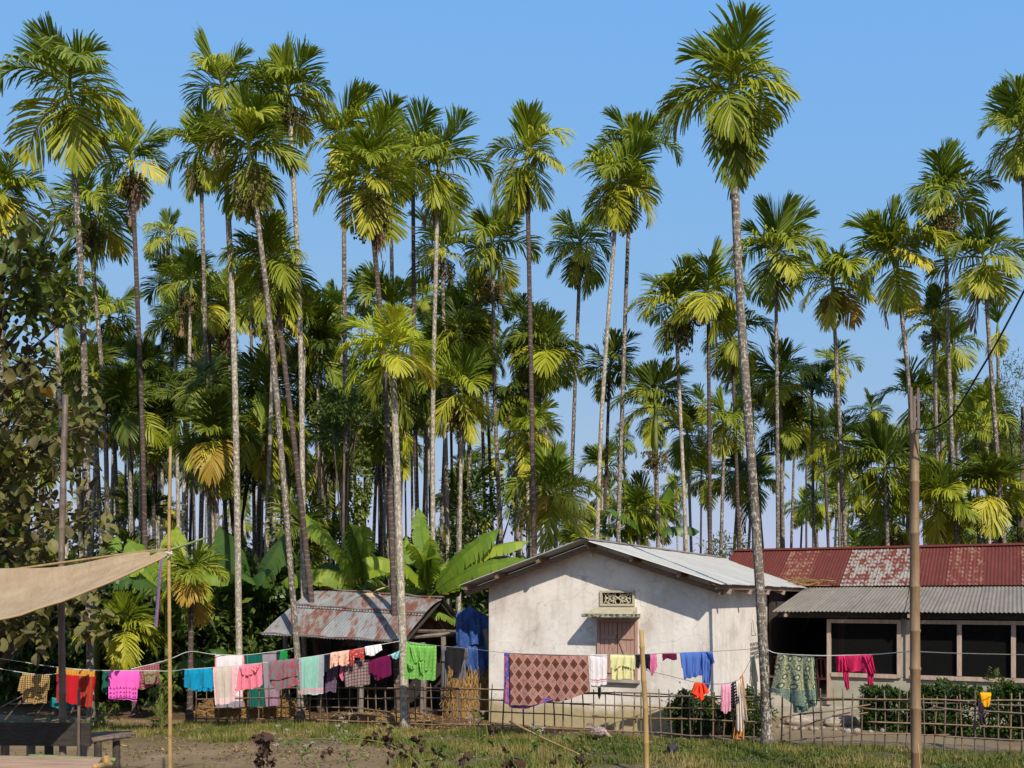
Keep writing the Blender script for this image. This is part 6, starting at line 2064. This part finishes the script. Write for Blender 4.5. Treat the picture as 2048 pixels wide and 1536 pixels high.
tag(aw, 'sagging beige canvas awning tied to the slender bamboo pole', 'awning')
o0 = aw.location.copy()
o = link('canvas_sheet', b.mesh('canvas_sheet', M['canvas'], smooth=True, uv=True), aw, -o0)
hem = [V[NV * (NU + 1) + i] for i in range(0, NU + 1, 2)]
link('hem', MB().tube([p - o0 + Vector((0, 0, -.012)) for p in hem], .016, 6).mesh('hem', M['canvas'], smooth=True), aw)
link('ridge_pole', bamboo('ridge_pole', [W(-120, 1160, 13.62) - o0, W(250, 1108, 12.3) - o0, W(345, 1098, 11.9) - o0], .02, .014, 'bamboo', n=6), aw)
link('ridge_pole', bamboo('ridge_pole', [W(300, 1106, 11.9) - o0, W(345, 1098, 12.0) - o0, W(416, 1074, 12.4) - o0], .02, .012, 'bamboo_green', n=6), aw)
link('knot', MB().tube([W(332, 1104, 11.76) - o0, W(345, 1108, 11.72) - o0, W(336, 1116, 11.76) - o0, W(343, 1103, 11.85) - o0], .012, 5).mesh('knot', M['rope']), aw)
st = cloth('woven_strap', 'red and blue woven strap dangling from the awning corner', 'strap', 11.75, [([(321, 1118), (327, 1118)], [(310, 1252), (317, 1256)])], CM('strap', check((.42, .06, .07), (.06, .13, .3), (.08, .14, .3), .05, .5)), .5, .008, back=0, res=(4, 20))
del st['group']

# ------------------------------------------------------------------ roadside stall furniture
ct = empty('stall_counter', gp(90, 13.0))
tag(ct, 'stall counter with dark front board on round posts at left', 'counter')
o0 = ct.location.copy()
a, c_ = W(-60, 1467, 13.2), W(181, 1469, 12.9)
link('front_board', MB().bar(a - o0, c_ - o0, .04, .30).mesh('front_board', M['dark_wood']), ct)
for px, d in ((10, 13.4), (62, 13.4), (98, 13.4), (165, 13.2), (-30, 13.4)):
    p = gp(px, d)
    link('post', MB().tube([p - o0 + Vector((0, 0, -.15)), p - o0 + Vector((0, 0, .84))], [.065, .055], 9).mesh('post', M['bamboo_black' if px in (98,) else 'grey_wood']), ct)
link('brace', bamboo('brace', [gp(156, 12.75, -.1) - o0, W(158, 1378, 12.75) - o0], .025, .018, 'bamboo_grey', n=6), ct)

bn = empty('slat_bench', gp(232, 13.5))
tag(bn, 'bench of weathered bamboo slats beside the stall counter', 'bench')
o0 = bn.location.copy()
for k in range(7):
    f_ = k / 6
    a = W(178 - 8 * f_, 1484 - 14 * f_, 13.2 + .65 * f_)
    c_ = W(256 + 6 * f_, 1472 - 7 * f_, 13.5 + .6 * f_)
    link('slat', bamboo('slat', [a - o0, a.lerp(c_, .5) - o0 + Vector((0, 0, .01)), c_ - o0 + Vector((random.uniform(-.05, .12), 0, 0))], .03, .026, random.choice(['bamboo_grey', 'bamboo_grey', 'bamboo_brown']), n=6, seed=k), bn)
for px, d in ((233, 13.55), (196, 13.3)):
    p = gp(px, d)
    link('leg', MB().tube([p - o0 + Vector((0, 0, -.15)), p - o0 + Vector((0, 0, .80))], [.055, .05], 9).mesh('leg', M['bamboo_black']), bn)

tb = empty('low_table', gp(90, 11.6))
tag(tb, 'plank table edged with green bamboo in the bottom left corner', 'table')
o0 = tb.location.copy()
for k in range(6):
    f0 = k / 6
    a0, a1 = W(-60, 1514 + 4 * 0, 12.2), W(205, 1522, 12.0)
    e0, e1 = W(-60, 1580, 10.4), W(170, 1580, 10.6)
    A, B_ = a0.lerp(e0, f0), a1.lerp(e1, f0)
    A2, B2 = a0.lerp(e0, f0 + .155), a1.lerp(e1, f0 + .155)
    z_ = .78 - .004 * k
    Q = [Vector((q.x, q.y, z_)) - o0 for q in (A, B_, B2, A2)]
    dn = Vector((0, 0, -.03))
    link('plank', MB().add([q for q in Q] + [q + dn for q in Q], [(0, 1, 2, 3), (7, 6, 5, 4), (0, 4, 5, 1), (1, 5, 6, 2), (2, 6, 7, 3), (3, 7, 4, 0)]).mesh('plank', mat('plank_%d' % k, (.26 + .03 * (k % 3), .17, .11), (.4, .30 - .03 * (k % 2), .2), 3, rough=.85, stretch=(.6, 7, 7), bump=.2)), tb)
link('edge_pole', bamboo('edge_pole', [W(58, 1513, 12.25) - o0, W(140, 1516, 12.2) - o0, W(231, 1520, 12.05) - o0], .03, .026, 'bamboo_green', n=8, seed=3), tb)
link('cross_pole', bamboo('cross_pole', [W(190, 1534, 11.2) - o0, W(224, 1529, 11.9) - o0], .035, .035, 'bamboo', n=8, seed=5), tb)
link('binding', MB().tube([W(212, 1514, 12.0) - o0, W(214, 1530, 11.95) - o0], .045, 7).mesh('binding', M['straw']), tb)
for px, d in ((188, 11.9), (30, 12.0), (170, 10.8), (20, 10.8)):
    p = gp(px, d)
    link('leg', MB().tube([p - o0 + Vector((0, 0, -.2)), p - o0 + Vector((0, 0, .735))], [.06, .055], 9).mesh('leg', M['bamboo_black']), tb)

# rough rack of sticks behind the left washing
rk = empty('stick_rack', gp(100, 20.2))
tag(rk, 'rack of thin crossed sticks in shade behind the left washing', 'rack')
o0 = rk.location.copy()
for a, c_ in (((10, 1440, 20.2), (42, 1402, 20.2)), ((62, 1445, 20.2), (95, 1400, 20.2)), ((100, 1442, 20.2), (112, 1412, 20.2)), ((136, 1440, 20.3), (148, 1412, 20.3)), ((20, 1408, 20.2), (155, 1402, 20.3)), ((-40, 1436, 20.2), (60, 1384, 20.2))):
    A, C_ = W(*a) - o0, W(*c_) - o0
    A.z = max(A.z, -.05)
    link('stick', MB().tube([A, C_], .016, 5).mesh('stick', M['bamboo_grey']), rk)


# ------------------------------------------------------------------ weeds in the foreground
def curled(seed):
    r = random.Random(seed)
    V = []
    for j in range(6):
        t_ = j / 5
        w_ = .42 * math.sin(math.pi * min(1, t_ * .9 + .08)) ** .8
        a = t_ * r.uniform(1.6, 3.0)
        c = Vector((t_ * .8 * math.cos(a * .5), .15 * math.sin(a), -t_ * .55))
        for s_ in (-1, -.4, .4, 1):
            V.append(c + Vector((.1 * abs(s_) * r.uniform(-1, 1), s_ * w_ * (.6 + .4 * math.cos(a)), .28 * abs(s_) * math.sin(a + s_) + r.uniform(-.04, .04))))
    return MB().add(V, [(j * 4 + i, (j + 1) * 4 + i, (j + 1) * 4 + i + 1, j * 4 + i + 1) for j in range(5) for i in range(3)]).mesh('dry_leaf', M['dry_leaf'])


def weed_leaf(m):
    V = []
    for t_, w_ in ((0, .02), (.3, .26), (.6, .2), (1, .01)):
        V += [(t_, -w_, .05), (t_, 0, -.12 * t_ * t_), (t_, w_, .05)]
    return MB().add(V, [(j * 3 + i, (j + 1) * 3 + i, (j + 1) * 3 + i + 1, j * 3 + i + 1) for j in range(3) for i in range(2)]).mesh('weed_leaf', M[m])


CURL = [curled(k) for k in range(5)]
WL = [weed_leaf('leaf_mid'), weed_leaf('leaf_light')]
fl = MB()
for i in range(16):
    a, q = random.uniform(0, 6.28), random.uniform(0, 1)
    c = Vector((math.cos(a) * q * .6, math.sin(a) * q * .6, random.uniform(-.15, .25)))
    s = random.uniform(.09, .16)
    fl.add([c + Vector(v) * s for v in ((1, 0, 0), (0, 1, 0), (-1, 0, 0), (0, -1, 0), (0, 0, 1), (0, 0, -1))], [(0, 1, 4), (1, 2, 4), (2, 3, 4), (3, 0, 4), (1, 0, 5), (2, 1, 5), (3, 2, 5), (0, 3, 5)])
    fl.tube([(0, 0, -.7), c], .012, 3, cap=False)
FLW = fl.mesh('flower_head', M['flower'])


def weed(label, d, stems, leaves, dry, heads, name='weed', seed=0):
    """stems: pixel polylines from the lower frame edge upwards; leaves / dry / heads: counts or pixel spots"""
    r = random.Random(seed)
    p0 = gp(stems[0][0][0], d)
    p0.z = ground_z(p0.x, p0.y)
    root = empty(name, p0)
    tag(root, label, 'weed', 'weeds in the foreground')
    sm = MB()
    lines = []
    for s in stems:
        P = [Vector((0, 0, -.05))] + [W(x_, y_, d + r.uniform(-.12, .12)) - p0 for x_, y_ in s]
        L = spline(P, len(P) * 6)
        lines.append(L)
        sm.tube(L, [.009 * (1 - .65 * k / len(L)) for k in range(len(L))], 5)
    link('stem', sm.mesh('stem', M['bamboo_grey' if len(dry) > leaves else 'crownshaft']), root)
    for k in range(leaves):
        L = r.choice(lines)
        q = L[int(len(L) * r.uniform(.45, .98))]
        o = link('leaf', r.choice(WL), root)
        o.matrix_local = Matrix.Translation(q) @ Matrix.Rotation(r.uniform(0, 6.28), 4, 'Z') @ Matrix.Rotation(r.uniform(.0, .9), 4, 'Y') @ Matrix.Scale(r.uniform(.07, .15), 4)
    for x_, y_, s_ in [(a_ + r.uniform(-7, 7), b_ + r.uniform(-7, 7), c_ * r.uniform(.45, .75)) for a_, b_, c_ in dry for _ in range(3)]:
        o = link('dry_leaf', r.choice(CURL), root)
        o.matrix_local = Matrix.Translation(W(x_, y_, d + r.uniform(-.1, .1)) - p0) @ Matrix.Rotation(r.uniform(0, 6.28), 4, 'Z') @ Matrix.Rotation(r.uniform(-.6, 1.0), 4, 'Y') @ Matrix.Scale(s_ * .0125 * d / 11, 4)
    for x_, y_ in heads:
        q = W(x_, y_, d + r.uniform(-.15, .15)) - p0
        o = link('flower_head', FLW, root)
        o.matrix_local = Matrix.Translation(q) @ Matrix.Rotation(r.uniform(0, 6), 4, 'Z') @ Matrix.Scale(r.uniform(.045, .065), 4)


weed('withered weed with crumpled purple-brown leaves on the bare yard', 11, [[(522, 1560), (525, 1510), (520, 1462)], [(530, 1560), (545, 1525)]], 3, [(515, 1466, 14), (522, 1478, 20), (530, 1492, 22), (520, 1505, 18), (524, 1520, 22), (542, 1518, 17), (546, 1528, 14), (512, 1472, 14), (519, 1535, 18)], [], 'withered_weed', 1)
weed('white-flowered weed sprawling over the yard, left one', 11.2, [[(610, 1560), (600, 1510), (560, 1470)], [(640, 1560), (620, 1500), (630, 1478)]], 14, [(655, 1500, 9)], [(556, 1452), (548, 1468), (562, 1478), (552, 1490), (574, 1460), (612, 1492), (625, 1485), (606, 1504), (620, 1512), (634, 1496)], 'flowering_weed', 2)
weed('white-flowered weed reaching up to the fence before the shed', 11.2, [[(700, 1560), (690, 1500), (684, 1440)], [(700, 1560), (730, 1490), (700, 1455)]], 16, [(655, 1498, 10), (650, 1508, 9)], [(684, 1436), (690, 1445), (676, 1452), (700, 1428), (694, 1462), (680, 1466), (666, 1474), (706, 1470), (672, 1480), (688, 1478)], 'flowering_weed', 3)
weed('weed with brown crumpled leaves on a leaning stalk before the shed', 10.6, [[(860, 1570), (815, 1480), (765, 1440)], [(850, 1560), (800, 1500), (720, 1478), (590, 1478)], [(852, 1570), (880, 1510), (884, 1490)]], 20,
     [(780, 1458, 15), (752, 1462, 12), (775, 1475, 18), (748, 1480, 16), (730, 1484, 13), (796, 1490, 14), (775, 1492, 14), (826, 1470, 14), (840, 1484, 12), (818, 1498, 20), (795, 1484, 13), (838, 1496, 12), (778, 1514, 15), (826, 1525, 20), (876, 1505, 12), (870, 1528, 12), (800, 1508, 12), (845, 1475, 10)], [], 'withered_weed', 4)
weed('weed with bright leaf tips and pale seed heads by the gable corner', 11.4, [[(955, 1570), (952, 1480), (945, 1420)], [(955, 1570), (975, 1470), (960, 1430)], [(1035, 1570), (1005, 1470), (985, 1445)]], 20, [(985, 1458, 17), (995, 1448, 12), (1008, 1495, 13), (1018, 1520, 20), (1030, 1528, 20), (1012, 1532, 16)], [(945, 1432), (955, 1440), (935, 1436), (966, 1424), (940, 1446)], 'flowering_weed', 5)
weed('brown dried weed stub poking up below the fence', 10.8, [[(925, 1570), (930, 1515)]], 1, [(929, 1510, 15), (932, 1520, 13), (927, 1530, 15)], [], 'withered_weed', 6)
weed('thin seed-headed weed standing before the quilt', 11.6, [[(1064, 1570), (1066, 1500), (1076, 1450)], [(1064, 1570), (1070, 1490), (1058, 1452)]], 12, [(1108, 1520, 12), (1118, 1512, 12)], [(1076, 1450), (1068, 1456), (1086, 1456), (1060, 1452), (1080, 1462)], 'flowering_weed', 7)
weed('leafy green weed below the window', 12.2, [[(1160, 1570), (1165, 1500), (1160, 1470)], [(1160, 1570), (1135, 1500), (1130, 1468)], [(1170, 1570), (1180, 1510)]], 26, [(1165, 1515, 16), (1172, 1524, 14), (1155, 1520, 12)], [], 'leafy_weed', 8)


# ------------------------------------------------------------------ hens
def hen(px, py, d, rz, cols, label, s=1.0, peck=False):
    p = gp(px, d)
    p.z = ground_z(p.x, p.y)
    root = empty('hen', p, rz)
    tag(root, label, 'hen', 'hens in the grass')
    m = mat('plumage_' + str(px), cols[0], cols[1], 30, rough=.85, lo=.42, hi=.58)
    leg = mat('hen_leg_' + str(px), (.45, .25, .16))
    hx, hz_ = (.215, .13) if peck else (.15, .34)
    spine = [(-.20, 0, .27), (-.15, 0, .235), (-.08, 0, .205), (.0, 0, .19), (.07, 0, .195), (.12, 0, .215 if not peck else .19), (.145, 0, .27 if not peck else .165), (hx, 0, hz_), (hx + .035, 0, hz_ - .004)]
    rad = [.02, .065, .10, .115, .10, .065, .038, .033, .014]
    b = MB()
    b.tube([Vector(q) * s for q in spine], [r_ * s for r_ in rad], 12)
    link('body', b.mesh('body', m, smooth=True), root)
    for sy in (-1, 1):
        w_ = MB()
        V = []
        for i, (t_, h_) in enumerate(((-.14, .03), (-.06, .055), (.03, .05), (.07, .02))):
            for q in (-1, 0, 1):
                V.append(Vector((t_, sy * (.104 + .012 * (q == 0)), .205 + q * h_ - .02 * (t_ < -.1))) * s)
        w_.add(V, [(j * 3 + i, (j + 1) * 3 + i, (j + 1) * 3 + i + 1, j * 3 + i + 1) for j in range(3) for i in range(2)])
        link('wing', w_.mesh('wing', m), root)
        lg = MB().tube([Vector((.0, sy * .035, .15)) * s, Vector((-.02, sy * .035, .07)) * s, Vector((.0, sy * .035, .0)) * s], [.018 * s, .008 * s, .007 * s], 5)
        for a in (-.5, 0, .5, 3.14):
            lg.tube([Vector((0, sy * .035, .006)) * s, Vector((.045 * math.cos(a), sy * .035 + .045 * math.sin(a), .004)) * s], .005 * s, 4)
        link('leg', lg.mesh('leg', leg), root)
    tl = MB()
    for k in range(5):
        a = (k - 2) * .03
        tl.add([Vector((-.16, a * .6, .24)) * s, Vector((-.16, a * .6, .29)) * s, Vector((-.25, a, .36)) * s, Vector((-.28, a, .31)) * s], [(0, 1, 2, 3)])
    link('tail', tl.mesh('tail', m), root)
    link('beak', MB().tube([Vector((hx + .035, 0, hz_ - .005)) * s, Vector((hx + .065, 0, hz_ - .018)) * s], [.012 * s, .002 * s], 5).mesh('beak', mat('beak_' + str(px), (.4, .26, .1))), root)
    cm_ = MB()
    for k in range(4):
        cm_.add([Vector((hx - .02 + k * .012, 0, hz_ + .025)) * s, Vector((hx - .008 + k * .012, 0, hz_ + .025)) * s, Vector((hx - .014 + k * .012, 0, hz_ + .048)) * s], [(0, 1, 2)])
    link('comb', cm_.mesh('comb', mat('comb_' + str(px), (.4, .03, .03))), root)


hen(1345, 1505, 17.0, -1.9, ((.02, .02, .025), (.05, .045, .05)), 'small dark hen pecking in the grass right of the bamboo post', .75, True)
hen(1200, 1480, 18.7, -.6, ((.4, .3, .27), (.12, .08, .06)), 'pale speckled hen beside the fence below the yellow shirt', .95, True)
